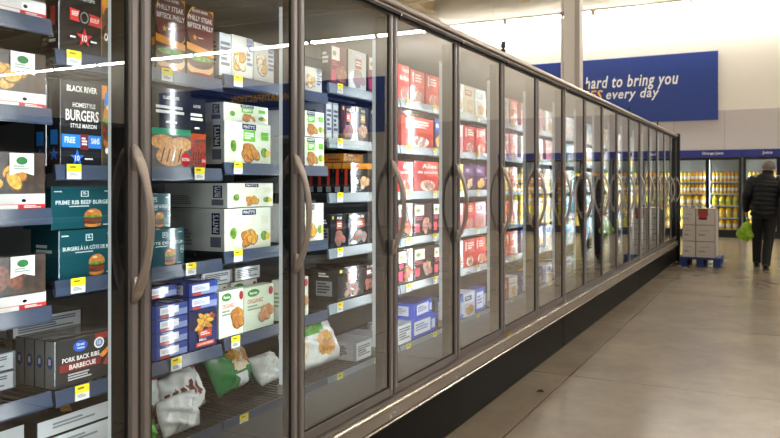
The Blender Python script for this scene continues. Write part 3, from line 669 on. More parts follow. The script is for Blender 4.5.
# bags: pillow meshes with printed zones
def bag(name, w, h, t, zones, base, loc, rot, label, seed=1, cat='bag', header=None):
    r = random.Random(seed); nu, nv = 26, 20; mb = MB()
    ph = [r.uniform(0, 6) for _ in range(8)]
    def P(u, v, s):
        a = 2 * u - 1; c = 2 * v - 1
        bul = max(0.0, (1 - abs(a) ** 3)) ** .6 * max(0.0, (1 - abs(c) ** 3)) ** .6
        wr = .012 * math.sin(9 * u + ph[0] + 4 * v) * math.sin(11 * v + ph[1]) + .006 * math.sin(23 * u + ph[2] - 9 * v) + .004 * math.sin(31 * v + 17 * u + ph[3])
        th = s * (t / 2 + wr * (1 if s > 0 else .3)) * bul
        return (th, (u - .5) * w * (1 + .04 * math.sin(5 * v + ph[4])), v * h + .02 * h * math.sin(4 * u + ph[5]) * v)
    for s in (1, -1):
        for i in range(nu):
            for j in range(nv):
                q = [P(i / nu, j / nv, s), P((i + 1) / nu, j / nv, s), P((i + 1) / nu, (j + 1) / nv, s), P(i / nu, (j + 1) / nv, s)]
                u, v = (i + .5) / nu, (j + .5) / nv; m = base
                if s > 0:
                    for z_, mm in zones:
                        if z_(u, v): m = mm
                mb.face(q if s > 0 else q[::-1], m, True)
    bm = bmesh.new(); me0 = mb.data(name); bm.from_mesh(me0); bmesh.ops.remove_doubles(bm, verts=bm.verts, dist=1e-5); bm.to_mesh(me0); bm.free()
    o = bpy.data.objects.new(name, me0); COL.objects.link(o)
    o.location = loc; o.rotation_euler = rot
    return tag(o, label, cat)
BW = principled('bag_white', hexc('#dfe2df'), .22, bump=.3, bscale=30)
BC = principled('bag_clear_white', hexc('#cfd0cf'), .2, bump=.5, bscale=26)
BG = principled('bag_green', hexc('#4fa33a'), .22, bump=.4, bscale=26)
BGD = principled('bag_deep_green', hexc('#1f7a3f'), .25, bump=.4, bscale=26)
el = lambda cu, cv, ru, rv: (lambda u, v: ((u - cu) / ru) ** 2 + ((v - cv) / rv) ** 2 < 1)
re_ = lambda u0, v0, u1, v1: (lambda u, v: u0 < u < u1 and v0 < v < v1)
zd = SH[1][4]
saus = lambda n, u0, u1, v, ru, rv: [(el(u0 + (u1 - u0) * (i + .5) / n, v + .03 * math.sin(i * 2.1), ru, rv), F_SAU) for i in range(n)]
bag('sausage_bag', .21, .215, .09, [(re_(0, .9, 1, 1), C('#c8305a'))] + saus(5, .02, .9, .34, .08, .2), BW, (-2.065, 1.965, zd + .012), (0, math.radians(-7), 0), 'white bag of brown sausages with pink edge, bottom left of second door', 3)
bag('salad_bag', .13, .10, .05, [(el(.4, .5, .2, .3), F_GRN)], BG, (-1.975, 1.895, zd + .012), (0, math.radians(-12), 0), 'small green bag lying before the white sausage bag, bottom deck', 4)
bag('sausage_bag', .20, .135, .06, [], BC, (-1.968, 2.085, zd + .012), (0, math.radians(-14), 0), 'crumpled clear plastic bag between the two sausage bags, bottom deck', 5)
bag('sausage_bag', .23, .185, .08, [(re_(.8, .86, 1, 1), C('#d0305a'))] + saus(6, .05, .85, .5, .06, .17), BW, (-2.075, 2.225, zd + .02), (math.radians(9), math.radians(-14), 0), 'white bag with a row of brown sausages, pink tip pointing up, bottom deck', 6)
bag('pasta_bag', .28, .20, .10, [(el(.62, .62, .26, .28), F_CHO), (el(.5, .7, .18, .14), F_YEL), (re_(.45, .0, .75, .3), BW), (el(.85, .7, .12, .2), F_BUN)], BGD, (-2.07, 2.52, SH[2][4] + .05), (0, math.radians(-24), math.radians(8)), 'green pasta meal bag leaning back with a noodle picture, bottom deck, second door', 7)
bag('white_bag', .2, .14, .08, [], BW, (-2.04, 2.75, SH[2][4] + .035), (0, math.radians(-35), math.radians(6)), 'plain white bag beside the green pasta bag, bottom deck, second door', 8)
bag('chicken_strip_bag', .44, .245, .11, [(el(.42, .85, .3, .2), BG), (el(.42, .85, .18, .1), F_GRN), (el(.66, .42, .2, .25), F_YEL), (el(.66, .36, .14, .12), F_NUG), (el(.14, .4, .16, .25), F_CHO), (re_(.93, .2, 1, .7), RD)], BW, (-2.02, 3.075, SH[3][5] + .034), (0, math.radians(-22), 0), 'white and green chicken strip bag slumped over the bottom rail, third door', 9)

# bay 3
z = SH[3]
for i, (yy, w) in enumerate(((3.15, .15), (3.335, .185), (3.54, .18), (3.67, .07))):
    place('frozen_food_carton', cm('b31%d' % i, w, .205, .06, '#d8d2cc' if i % 2 else '#6d2a2c', d_pinkish if i != 1 else d_darkfood, seed=i + 1), yy, z[0], X, ['dark red meal carton at the left of the top shelf, third door', 'dark carton with bright glare spot, middle of top shelf, third door', 'white carton by the third light strip, top shelf', 'slim white carton last on the top shelf, third bay'][i])
for i in range(2):
    place('grey_carton', cm('gslab', .05, .185, .16, '#9ea3a8', d_greyslab), 3.075 + i * .062, z[1], X + .01, ['tall pale grey carton end, left one of two, second shelf, third door', 'tall pale grey carton end, right one of two, second shelf, third door'][i])
place('frozen_food_carton', cm('b32a', .135, .18, .06, '#4a1c1e', d_darkfood, fm=F_RED, seed=4), 3.24, z[1], X, 'dark red carton with glare, second shelf, third door, beside grey ends')
place('frozen_food_carton', cm('b32b', .14, .185, .06, '#33303a', d_darkfood, acc='#c9a04a', fm=F_BUN, seed=6), 3.385, z[1], X, 'dark carton with gold patch by the third light strip, second shelf')
place('frozen_food_carton', cm('b32c', .16, .185, .06, '#33303a', d_darkfood, acc='#7a86a8', fm=F_BUN, seed=8), 3.545, z[1], X, 'dark carton with blue patch behind the third post, second shelf')
for i in range(5):
    place('chicken_wing_carton', cm('orange', .225, .16, .05, '#1b1b1d', d_orange), 3.385, z[2], X + .004 + i * .0545, ['front orange and black chicken wing carton of the file of five', 'second orange and black wing carton, right behind the front one', 'third orange and black wing carton, middle of the file of five', 'fourth orange and black wing carton, second from the back', 'rearmost orange and black wing carton of the file of five'][i])
for i in range(2):
    place('chicken_wing_carton', cm('orangeflat', .2, .045, .12, '#c98020', d_plain, a='#d8902a', b='#b02a20'), 3.38, z[2] + .163, X + .05 + i * .125, ['orange flat carton lying on the front orange and black wing cartons', 'orange flat carton lying on the rear orange and black wing cartons'][i])
for i, (yy, w) in enumerate(((3.148, .15), (3.355, .235), (3.60, .2))):
    place('frozen_food_carton', cm('b34%d' % i, w, .168, .06, '#26262a', d_darkfood, acc='#b0522c', fm=F_RED, seed=i + 2), yy, z[3], X, ['narrow black saucy chicken carton, left on fourth shelf, third door', 'wide black saucy chicken carton with orange patch, fourth shelf, third door', 'black saucy chicken carton behind the third post, fourth shelf'][i])
place('frozen_food_carton', cm('b35', .26, .165, .16, '#1f1f21', d_darkfood, acc='#b0462c', fm=F_RED, seed=11), 3.275, z[4], X + .004, 'black saucy meatball carton with big orange square, fifth shelf, third door')
place('frozen_food_carton', cm('b35b', .24, .075, .16, '#1f1f21', d_darkfood, acc='#55585c', fm=F_PAT, seed=12), 3.29, z[4], X + .18, 'black carton lying behind the saucy meatball carton, lower one')
place('frozen_food_carton', cm('b35b', .24, .075, .16, '#1f1f21', d_darkfood, acc='#55585c', fm=F_PAT, seed=12), 3.29, z[4] + .078, X + .18, 'black carton lying behind the saucy meatball carton, upper one')
place('frozen_food_carton', cm('b35c', .22, .15, .16, '#2b2024', d_darkfood, acc='#5a2a3a', fm=F_RED, seed=13), 3.56, z[4], X + .06, 'dim maroon carton behind the third post, fifth shelf')
for i in range(4):
    place('grey_carton', cm('gst', .20, .028, .16, '#8c9094', d_greyslab), 3.43, z[5] + .004 + i * .031, X + .27, ['%s thin grey carton in the low stack at the back, bottom deck, third door' % q for q in ('lowest', 'second', 'third', 'topmost')][i])
place('grey_carton', cm('gpale', .17, .095, .2, '#b9bcc0', d_greyslab), 3.46, z[5], X + .03, 'pale grey carton on the bottom deck right of the chicken strip bag')
place('grey_carton', cm('gpale', .17, .095, .2, '#b9bcc0', d_greyslab), 3.645, z[5], X + .03, 'pale grey carton on the bottom deck behind the third post')
# bay 4
def row(items, zz):
    for (nm, me, yy, lb) in items: place(nm, me, yy, zz, X, lb)
row([('chicken_carton', cm('r1', .15, .21, .06, '#b8262c', d_red, t=('Crunchy', 'Buffalo'), seed=2), 3.872, 'red carton with white lettering, left on top shelf, fourth door'),
     ('chicken_carton', cm('r2', .20, .20, .06, '#c23238', d_red, seed=3), 4.06, 'pinkish red carton with glare, middle of top shelf, fourth door'),
     ('chicken_carton', cm('r2', .20, .20, .06, '#c23238', d_red, seed=3), 4.28, 'red carton by the fourth light strip, top shelf')], z[0])
row([('chicken_carton', cm('r4', .45, .185, .1, '#c8382a', d_red, seed=6), 4.07, 'wide orange red carton with bright glare, second shelf, fourth door')], z[1])
place('chicken_carton', cm('dflat', .4, .04, .1, '#4a1c34', d_plain, a='#5a2040', b='#3a6a3a'), 4.05, z[1] + .188, X + .01, 'purple flat carton lying on the wide orange red carton')
place('chicken_carton', cm('navyb', .12, .2, .1, '#1c2f60', d_plain, a='#22407a', b='#4a6ab0'), 4.37, z[1], X, 'navy carton right of the wide orange red one, second shelf')
row([('chicken_wing_carton', cm('r5', .20, .18, .06, '#c22a30', d_red, t=('Ailes', 'wings'), seed=7), 3.898, 'red wing carton with glare, left on third shelf, fourth door'),
     ('chicken_wing_carton', cm('r6', .36, .188, .06, '#b5242b', d_red, t=('Ailes', 'de poulet'), seed=8), 4.19, 'wide red wing carton with french lettering, third shelf, fourth door')], z[2])
row([('frozen_food_carton', cm('p1', .19, .205, .06, '#3a3032', d_pinkish, seed=1), 3.895, 'dark meal carton with cream panel and glare, left on fourth shelf, fourth door'),
     ('frozen_food_carton', cm('p2', .26, .20, .06, '#3a3032', d_pinkish, seed=2), 4.14, 'wider dark meal carton with pink block, fourth shelf, fourth door'),
     ('frozen_food_carton', cm('p3', .2, .20, .06, '#3a3032', d_pinkish, seed=3), 4.39, 'dark meal carton by the fourth light strip, fourth shelf')], z[3])
row([('frozen_food_carton', cm('p4', .195, .205, .06, '#302a28', d_pinkish, seed=4), 3.895, 'dark dinner carton with white panel, left on fifth shelf, fourth door'),
     ('frozen_food_carton', cm('p5', .28, .20, .06, '#302a28', d_pinkish, seed=5), 4.15, 'wider dark dinner carton with white panel, fifth shelf, fourth door'),
     ('frozen_food_carton', cm('p3', .2, .19, .06, '#3a3032', d_pinkish, seed=3), 4.40, 'dark dinner carton by the fourth light strip, fifth shelf')], z[4])
place('grey_carton', cm('gsl4', .18, .12, .2, '#8d9196', d_greyslab), 3.885, z[5], X, 'grey slab carton at the left of the bottom deck, fourth door')
place('blue_carton', cm('blue1', .36, .115, .2, '#1f46b8', d_bluebox), 4.17, z[5], X + .01, 'lower royal blue carton on the bottom deck, fourth door')
place('blue_carton', cm('blue2', .29, .09, .2, '#2450c4', d_bluebox), 4.19, z[5] + .118, X + .02, 'upper royal blue carton with white label on the lower, bottom deck, fourth door', rotz=math.radians(3))
# ------------------------------------------------------------------ far bays
PAL = {  # per bay, per shelf: list of (word, base, design, kwargs)
 'wh': ('white', '#dedcd6', d_plain, dict(a='#f2f0ec', b='#b8c2cc')), 'cr': ('cream', '#dccfae', d_plain, dict(a='#ece2c8', b='#c04a3a')),
 'rd': ('red', '#bf2a30', d_red, {}), 'pk': ('pink', '#d88a90', d_plain, dict(a='#f0dcdc', b='#c03040', fm=(F_RED, F_BUN))),
 'yl': ('yellow', '#e4c648', d_plain, dict(a='#f2e6a8', b='#b03a30')), 'pu': ('purple', '#4a2a52', d_plain, dict(a='#5c3868', b='#8a6a9a')),
 'wb': ('white and blue', '#cfd8e6', d_plain, dict(a='#f0f2f4', b='#3a6ac0')), 'nv': ('navy', '#27408c', d_plain, dict(a='#3652a4', b='#d8b040')),
 'bl': ('blue', '#3a64c0', d_bluebox, {}), 'te': ('teal', '#4aa6bc', d_plain, dict(a='#8ccad8', b='#f0f4f4')),
 'rb': ('red and black', '#b02a2a', d_darkfood, dict(acc='#e8e0d8')), 'br': ('brown', '#6a4430', d_darkfood, dict(acc='#c89a50')),
}
BAYS = {5: ('wh cr wh', 'pk rd rd', 'yl pu pu', 'pk rd pk', 'wb rd rd', 'bl wb bl'), 6: ('cr wh rd', 'rd pk rd', 'rd yl rd', 'rd rd rd', 'yl rd rd', 'rb rb wh'),
        7: ('pk rd pk', 'wh rd wh', 'br rd br', 'yl wh yl', 'nv pk nv', 'nv yl nv'), 8: ('wh pk wh', 'pk wh rd', 'wh wb wh', 'wh wh te', 'wb bl nv', 'wb nv wb'),
        9: ('wh wh te', 'te wh wh', 'wh te te', 'te te wh', 'te wb te', 'wb te te'), 10: ('wh te wh', 'wh wh te', 'te wh te', 'wh te wb', 'te te wb', 'wb wh te')}
for k in range(11, 17): BAYS[k] = ('wh yl wh', 'yl cr wh', 'te wh yl', 'wh yl cr', 'cr wh te', 'wh te wh')
posw = ['at the left end', 'in the middle', 'at the right end']
for k, rows in BAYS.items():
    for s, codes in enumerate(rows):
        for i, c in enumerate(codes.split()):
            word, base, des, kw = PAL[c]
            h = (.205, .19, .185, .185, .195, .17)[s]
            kw2 = dict(kw)
            if des in (d_plain, d_darkfood, d_red): kw2['seed'] = (s * 3 + i) % 4 + 1
            me = cm('far%s%d' % (c, (s * 3 + i) % 4), .215, h, .12, base, des, **kw2)
            place('frozen_food_carton', me, Y0 + PW * (k - 1) + .045 + .108 + i * .222, SH[k][s], X, '%s carton %s of %s behind %s glass door' % (word, posw[i], SN(k, s), ords[k]), 'cartons behind the %s glass door' % ords[k])

# ------------------------------------------------------------------ drink coolers along the back wall
YC = 20.25
CB = principled('cooler_black', hexc('#141416'), .4)
CIN = principled('cooler_inside', hexc('#a8aaa6'), .5)
BAND = principled('band_blue', hexc('#2c3690'), .45)
SIGNB = principled('sign_blue', hexc('#1e3a86'), .45)
SIGNW = principled('sign_white', hexc('#f4f4f2'), .45); SIGNY = principled('sign_yellow', hexc('#ffc030'), .45)
def lettering(mb, txt, x0, x1, z0, z1, y, m, shear=0.0, bold=True):
    g, f, _, _ = glyphs(txt, bold, shear); mb.mesh([(x0 + q[0] * (x1 - x0), y, z0 + q[1] * (z1 - z0)) for q in g], f, m)
ZSH = (1.40, 1.10, .80, .50, .20)
def lathe_bottle(jug, capc, juice, labc):
    mb = MB(); zk = 1.16 if jug else 1.12; J = principled('juice_' + juice.strip('#'), hexc(juice), .15)
    if not jug:
        mb.lathe([(0, 0), (.038, 0), (.042, .01), (.042, .06)], J, 12); mb.lathe([(.0425, .06), (.0425, .125)], C(labc), 12)
        mb.lathe([(.042, .125), (.04, .15), (.024, .19), (.02, .205)], J, 12); mb.lathe([(.023, .2), (.023, .228), (.0, .23)], C(capc), 12)
    else:
        mb.lathe([(0, 0), (.066, 0), (.072, .012), (.072, .05)], J, 14, 1, .8); mb.lathe([(.0725, .05), (.0725, .12)], C(labc), 14, 1, .8)
        mb.lathe([(.072, .12), (.066, .16), (.04, .2), (.026, .215)], J, 14, 1, .8); mb.lathe([(.029, .21), (.029, .235), (0, .237)], C(capc), 12)
        mb.tube([(.03, 0, .205), (.07, 0, .2), (.082, 0, .17), (.07, 0, .14)], .009, J, 8)
    mb.v = [(q[0] * .88, q[1], q[2] * zk) for q in mb.v]
    return mb.data('juice_bottle' if not jug else 'juice_jug')
BOT = [lathe_bottle(0, '#3f9a4a', '#fcc82e', '#f8f4e8'), lathe_bottle(0, '#e87a24', '#fbb62c', '#f8f4e8'), lathe_bottle(1, '#f0f0ea', '#ffd838', '#c6d850'), lathe_bottle(1, '#e8862c', '#ffce34', '#f8e070'), lathe_bottle(1, '#d8642c', '#ffc22e', '#f8f0dc')]
rnames = ['top', 'second', 'third', 'fourth', 'lowest']
units = [(-2.38, 'black framed drink cooler labelled as orange juice, behind the carton pallet', ('Orange Juice', -1.70, -1.21)), (-.79, 'black framed drink cooler labelled as juice, behind the walking man', ('Juice', -.34, -.12)),
         (.80, 'black framed drink cooler right of the one behind the walking man', None), (2.39, 'black framed drink cooler last to the right along the back wall', None)]
for ui, (x0, lab, txt) in enumerate(units):
    R = empty('drink_cooler', (x0 + .795, YC + .3, 0), label=lab, cat='cooler', group='drink coolers along the back wall')
    off = Vector((-(x0 + .795), -(YC + .3), 0))
    def cp(mbx, name, parent=R):
        for i, q in enumerate(mbx.v): mbx.v[i] = tuple(Vector(q) + off)
        return mbx.build(name, parent)
    x1 = x0 + 1.585
    bd = MB(); bd.box(x0, x1, YC + .56, YC + .6, .002, 2.0, CIN); bd.box(x0, x0 + .03, YC + .05, YC + .6, .002, 2.0, CIN); bd.box(x1 - .03, x1, YC + .05, YC + .6, .002, 2.0, CIN)
    bd.box(x0, x1, YC + .05, YC + .6, 1.98, 2.2, CIN); bd.box(x0, x1, YC + .05, YC + .6, .002, .12, CB); cp(bd, 'cabinet_body')
    hb = MB(); hb.box(x0, x1, YC - .02, YC + .05, 2.005, 2.19, BAND, .004); band = cp(hb, 'header_band')
    if txt:
        lt = MB(); lettering(lt, txt[0], txt[1], txt[2], 2.055, 2.145, YC - .0225, SIGNW, .0); cp(lt, 'lettering', band)
    kb = MB(); kb.box(x0, x1, YC, YC + .05, .002, .13, CB); cp(kb, 'kick_plate')
    for dx in (0, 1):
        a = x0 + (.07 if dx == 0 else .83); c = a + .71
        fr_ = MB()
        for (p, q, r, s_) in ((a - .04, a + .02, .13, 2.0), (c - .02, c + .04, .13, 2.0)): fr_.box(p, q, YC - .005, YC + .04, r, s_, CB, .004)
        fr_.box(a + .015, c - .015, YC - .004, YC + .039, .13, .19, CB); fr_.box(a + .015, c - .015, YC - .004, YC + .039, 1.94, 2.0, CB)
        D = cp(fr_, 'door')
        gp = MB(); gp.box(a + .018, c - .018, YC + .01, YC + .016, .185, 1.945, GLASS2); cp(gp, 'glass_pane', D)
        hm = MB(); hm.tube([(c - .0, YC - .004, .9), (c, YC - .05, .95), (c, YC - .05, 1.3), (c, YC - .004, 1.35)], .012, CB, 8, True, Vector((1, 0, 0))); cp(hm, 'handle', D)
        ls = MB(); ls.box(a + .0, a + .018, YC + .06, YC + .09, .2, 1.92, COOLLED); cp(ls, 'light_strip')
        for ri, zz in enumerate(ZSH):
            sh = MB(); sh.box(a + .0, c - .0, YC + .1, YC + .52, zz - .02, zz - .003, CIN); s_ = cp(sh, 'shelf')
            rl = MB(); rl.box(a, c, YC + .09, YC + .1, zz - .035, zz + .004, principled('cooler_rail', hexc('#bfcdd8'), .4)); cp(rl, 'price_rail', s_)
            nb_ = 7 if ri < 2 else 4
            for bi in range(nb_ * (2 if ui < 3 else 1)):
                i = bi % nb_; back = bi >= nb_
                bx = a + .06 + (i + .5) * (.62 / nb_)
                jug = ri >= 2
                me = BOT[(0 if i < nb_ // 2 else 1) if not jug else 2 + (ri + dx + ui) % 3]
                o = bpy.data.objects.new('juice_jug' if jug else 'juice_bottle', me); COL.objects.link(o); o.location = (bx, YC + (.34 if back else .19), zz)
                dn = ['first', 'second'][dx]
                un = ['orange juice cooler', 'cooler behind the man', 'cooler right of the man', 'last wall cooler'][ui]
                tag(o, '%s juice %s, %s%s shelf, %s door of %s' % ('yellow' if jug else 'orange', 'jug' if jug else 'bottle', 'rear row, ' if back else '', rnames[ri], dn, un), 'jug' if jug else 'bottle', '%sjuice on the %s shelf of %s door, %s' % ('rear ' if back else '', rnames[ri], dn, un))

# ------------------------------------------------------------------ wall signs
def wall_sign(x0, x1, lines, label):
    R = empty('wall_sign', ((x0 + x1) / 2, YW - .06, 3.0), label=label, cat='sign')
    p = MB(); w = (x1 - x0) / 2; p.box(-w, w, 0, .05, 0, 1.78, SIGNB, .006); p.build('sign_panel', R)
    l = MB()
    for (t, a, b_, z0, z1, m, sh) in lines: lettering(l, t, a - (x0 + x1) / 2, b_ - (x0 + x1) / 2, z0 - 3.0, z1 - 3.0, -.003, m, sh)
    l.build('lettering', R)
wall_sign(-11.0, -1.37, [('hard to bring you', -4.78, -2.33, 3.87, 4.31, SIGNW, .22), ('work', -5.62, -4.92, 3.95, 4.31, SIGNW, .22), ('PRICES', -5.42, -4.29, 3.67, 3.93, SIGNY, .22), ('every day', -4.2, -2.81, 3.58, 3.93, SIGNW, .22)], 'blue sign on the back wall lettered in white with one yellow word')
wall_sign(8.0, 17.7, [('ON SATISFACTION', 11.55, 14.2, 4.2, 4.46, SIGNY, .1)], 'blue sign with yellow lettering farther along, mirrored in the second glass door')

# ------------------------------------------------------------------ pallet and cartons
PB = principled('pallet_blue', hexc('#183372'), .5)
px, py = -1.12, 13.34
R = empty('pallet', (px, py, 0.002), label='blue plastic pallet on the floor under white cartons, by the freezer end', cat='pallet')
d = MB()
for i in range(6): d.box(-.31, .31, -.40 + i * .137, -.40 + i * .137 + .11, .115, .15, PB, .004)
d.build('deck', R)
for sx in (-.25, 0, .25):
    k = MB()
    for sy in (-.34, 0, .34): k.box(sx - .055, sx + .055, sy - .055, sy + .055, .022, .115, PB, .004)
    k.box(sx - .06, sx + .06, -.4, .4, 0, .022, PB, .004); k.build('runner', R)
CT = principled('carton_white', hexc('#cdc4bd'), .6); CTB = principled('carton_brown', hexc('#a5896b'), .65)
def carton_case(w, d_, h, side=True, red=False):
    mb = MB(); mb.box(-w / 2, w / 2, -d_ / 2, d_ / 2, 0, h, CT, .003)
    F = Face(mb, lambda u, v, e: (-w / 2 + u * w, -d_ / 2 - e, v * h), w / h)
    F.bars(C('#8a7f78', .6), .12, .3, .6, .42, 2, 3); F.rect(C('#9a9088', .6), .2, .62, .7, .66); F.rect(C('#8d7f72', .6), .0, .965, 1, 1); F.rect(C('#8d7f72', .6), .965, 0, 1, 1)
    if red:
        F.rect(C('#8a4a34', .6), .1, .55, .62, .98); F.rect(C('#b03030', .6), .14, .35, .58, .72); F.rect(C('#2a2a40', .6), .16, .3, .56, .42)
    S = Face(mb, lambda u, v, e: (-w / 2 - e, -d_ / 2 + (1 - u) * d_, v * h), d_ / h); S.rect(CTB, .01, .01, .99, .99)
    return mb.data('shipping_carton')
for r_ in range(3):
    for c_, (cx_, w) in enumerate(((-.165, .20), (.085, .29))):
        o = bpy.data.objects.new('shipping_carton', carton_case(w, .30, .262, True, r_ == 2 and c_ == 1)); COL.objects.link(o)
        o.location = (px + cx_, py - .23, .154 + r_ * .265)
        tag(o, '%s white shipping carton of the %s column in front on the pallet%s' % (['lowest', 'middle', 'top'][r_], ['narrow left', 'wide right'][c_], ', red label' if (r_ == 2 and c_ == 1) else ''), 'carton', 'shipping cartons on the pallet')
        o2 = bpy.data.objects.new('shipping_carton', carton_case(w, .30, .25, True)); COL.objects.link(o2); o2.location = (px + cx_, py + .09, .154 + r_ * .253)
        tag(o2, '%s brown-sided shipping carton behind the %s column on the pallet' % (['lowest', 'middle', 'top'][r_], ['narrow left', 'wide right'][c_]), 'carton', 'shipping cartons on the pallet')

# ------------------------------------------------------------------ guessed shelving across the aisle, added to darken reflections in the glass doors
GD = principled('gondola_dark', hexc('#1d1d20'), .6); GE = principled('gondola_edge', hexc('#3a3d44'), .5)
R = empty('guessed_shelving', (4.6, 7.0, 0), label='guessed dark shelving run across the aisle, added to darken the glass door reflections', cat='shelving')
m_ = MB(); m_.box(.25, .3, -8, 6.2, .002, 2.1, GD); m_.box(-.3, .3, -8, -7.95, .002, 2.1, GD); m_.box(-.3, .3, 6.15, 6.2, .002, 2.1, GD); m_.box(-.3, .25, -7.95, 6.15, .002, .14, GD); m_.build('back_panel', R)
for zz in (.5, .9, 1.3, 1.7, 2.08):
    m_ = MB(); m_.box(-.28, .25, -7.95, 6.15, zz, zz + .03, GD); m_.box(-.3, -.28, -7.95, 6.15, zz - .01, zz + .04, GE); m_.build('shelf', R)
# ------------------------------------------------------------------ small scraps
sc_ = MB(); sc_.box(-.008, .008, -.02, .02, 0, .003, C('#e2cf2a'), .001); sc_.box(-.006, .004, -.012, .022, .003, .012, C('#d8c020'), .001)
tag(sc_.build('paper_scrap', None, (-1.552, 4.62, .3745)), 'small yellow paper scrap lying on the freezer bumper ledge', 'scrap')
sc_ = MB(); sc_.mesh([(-.03, -.01, 0.001), (-.005, -.018, .006), (.028, -.004, .002), (.01, .012, .012), (-.02, .014, .004), (0, 0, .016)], [(0, 1, 5), (1, 2, 5), (2, 3, 5), (3, 4, 5), (4, 0, 5), (0, 4, 3, 2, 1)], C('#1c1612'))
tag(sc_.build('floor_scrap', None, (-1.37, 4.72, .001)), 'tiny dark crumpled scrap on the concrete floor beside the freezer base', 'scrap')

# ------------------------------------------------------------------ the walking man
def skin_mesh(pts, edges, root=0, sub=2):
    me = bpy.data.meshes.new('body'); me.from_pydata([p[0] for p in pts], edges, [])
    o = bpy.data.objects.new('body_tmp', me); COL.objects.link(o)
    mod = o.modifiers.new('s', 'SKIN'); sv = me.skin_vertices
    if not sv: me.attributes.new('x', 'FLOAT', 'POINT')
    lay = me.skin_vertices[0].data
    for i, p in enumerate(pts):
        r = p[1]; lay[i].radius = r if isinstance(r, tuple) else (r, r); lay[i].use_root = (i == root)
    s = o.modifiers.new('u', 'SUBSURF'); s.levels = sub; s.render_levels = sub
    dg = bpy.context.evaluated_depsgraph_get(); dg.update()
    out = bpy.data.meshes.new_from_object(o.evaluated_get(dg)); bpy.data.objects.remove(o); 
    for p in out.polygons: p.use_smooth = True
    return out
SKIN = principled('skin', hexc('#b98a70'), .5); HAIR = principled('hair_grey', hexc('#7a746c'), .6, noise=120, col2=hexc('#4a4540'))
JACK = principled('jacket_black', hexc('#0c0c0e'), .5, spec=.3, bump=.25, bscale=40); TROU = principled('trousers_black', hexc('#101012'), .8); SHOE = principled('shoe_black', hexc('#0c0c0d'), .4); SOLE = principled('sole', hexc('#2a2826'), .6)
mx_, my_ = -.19, 13.1
R = empty('person', (mx_, my_, 0), label='man walking away in black quilted puffer jacket, dark trousers, holding green bag', cat='person')
# local frame: +y ahead, x to his right, feet at z 0
pel = (0, 0, .93)
J = {}
pts = []; edges = []
def vtx(p, r, par=None):
    pts.append((p, r)); i = len(pts) - 1
    if par is not None: edges.append((par, i))
    return i
i0 = vtx(pel, (.13, .10)); i1 = vtx((.01, .01, 1.08), (.125, .09), i0); i2 = vtx((.02, .03, 1.25), (.145, .10), i1); i3 = vtx((.03, .04, 1.40), (.12, .085), i2)
i4 = vtx((.045, .055, 1.49), .055, i3); i5 = vtx((.055, .07, 1.555), (.068, .078), i4); i6 = vtx((.06, .08, 1.62), (.076, .092), i5); i7 = vtx((.06, .078, 1.675), (.055, .065), i6)
vtx((.062, .175, 1.59), .012, i5); 
for s in (-1, 1): vtx((.057 + s * .098, .075, 1.6), .016, i5)
armL = [(-.17, .03, 1.40), (-.245, .01, 1.15), (-.262, .12, .975), (-.262, .165, .905)]
armR = [(.22, .04, 1.40), (.285, -.04, 1.14), (.30, .03, .92), (.298, .05, .84)]
hands = {}
for nm, A in (('l', armL), ('r', armR)):
    p = i3
    for q, r in zip(A, (.058, .045, .032, .028)): p = vtx(q, r, p)
    pm_ = vtx((A[3][0], A[3][1] + .015, A[3][2] - .06), (.036, .022), p); hands[nm] = pts[pm_][0]
    hx, hy, hz = pts[pm_][0]
    for fi, (dy, ln) in enumerate(((-.03, .058), (-.01, .072), (.01, .076), (.03, .068))):
        sgn = 1 if nm == 'l' else -1
        a = vtx((hx, hy + dy, hz - .03), .0095, pm_); b2 = vtx((hx + sgn * .012, hy + dy, hz - .03 - ln * .55), .009, a); vtx((hx + sgn * .034, hy + dy, hz - .03 - ln * .8), .008, b2)
    a = vtx((hx + (.012 if nm == 'l' else -.012), hy + .04, hz + .0), .0105, pm_); vtx((hx + (.028 if nm == 'l' else -.028), hy + .055, hz - .035), .009, a)
legL = [(-.085, .0, .88), (-.105, .20, .50), (-.115, .30, .11)]
legR = [(.085, .0, .88), (.06, .02, .49), (.02, -.115, .10)]
for A in (legL, legR):
    p = i0
    for q, r in zip(A, (.085, .06, .042)): p = vtx(q, r, p)
    f0 = vtx((A[2][0], A[2][1] + .01, A[2][2] - .055), .034, p); vtx((A[2][0] + .01, A[2][1] + .15, A[2][2] - .075), (.036, .024), f0)
body = skin_mesh(pts, edges); body.materials.clear(); body.materials.append(SKIN)
bo = bpy.data.objects.new('body', body); COL.objects.link(bo); bo.parent = R
# hair: cap over the skull
h = MB(); n, k = 20, 10; vs = []
for i in range(k + 1):
    ph = (PI * .56) * i / k
    for j in range(n):
        a = 2 * PI * j / n; drop = 1.0 if math.sin(a) < .25 else .62
        p_ = ph * drop; vs.append((.06 + .097 * math.sin(p_) * math.cos(a), .078 + .115 * math.sin(p_) * math.sin(a), 1.605 + .118 * math.cos(p_)))
h.mesh(vs, [(i * n + j, (i + 1) * n + j, (i + 1) * n + (j + 1) % n, i * n + (j + 1) % n) for i in range(k) for j in range(n)], HAIR, True)
h.build('hair', R)
for s in (-1, 1):
    e = MB(); e.lathe([(0, -.008), (.006, -.005), (.008, 0), (.006, .005), (0, .008)], C('#f2f0ec'), 8, 1, 1, .06 + s * .03, .16); o = e.build('eye', R); o.location.z = 1.62
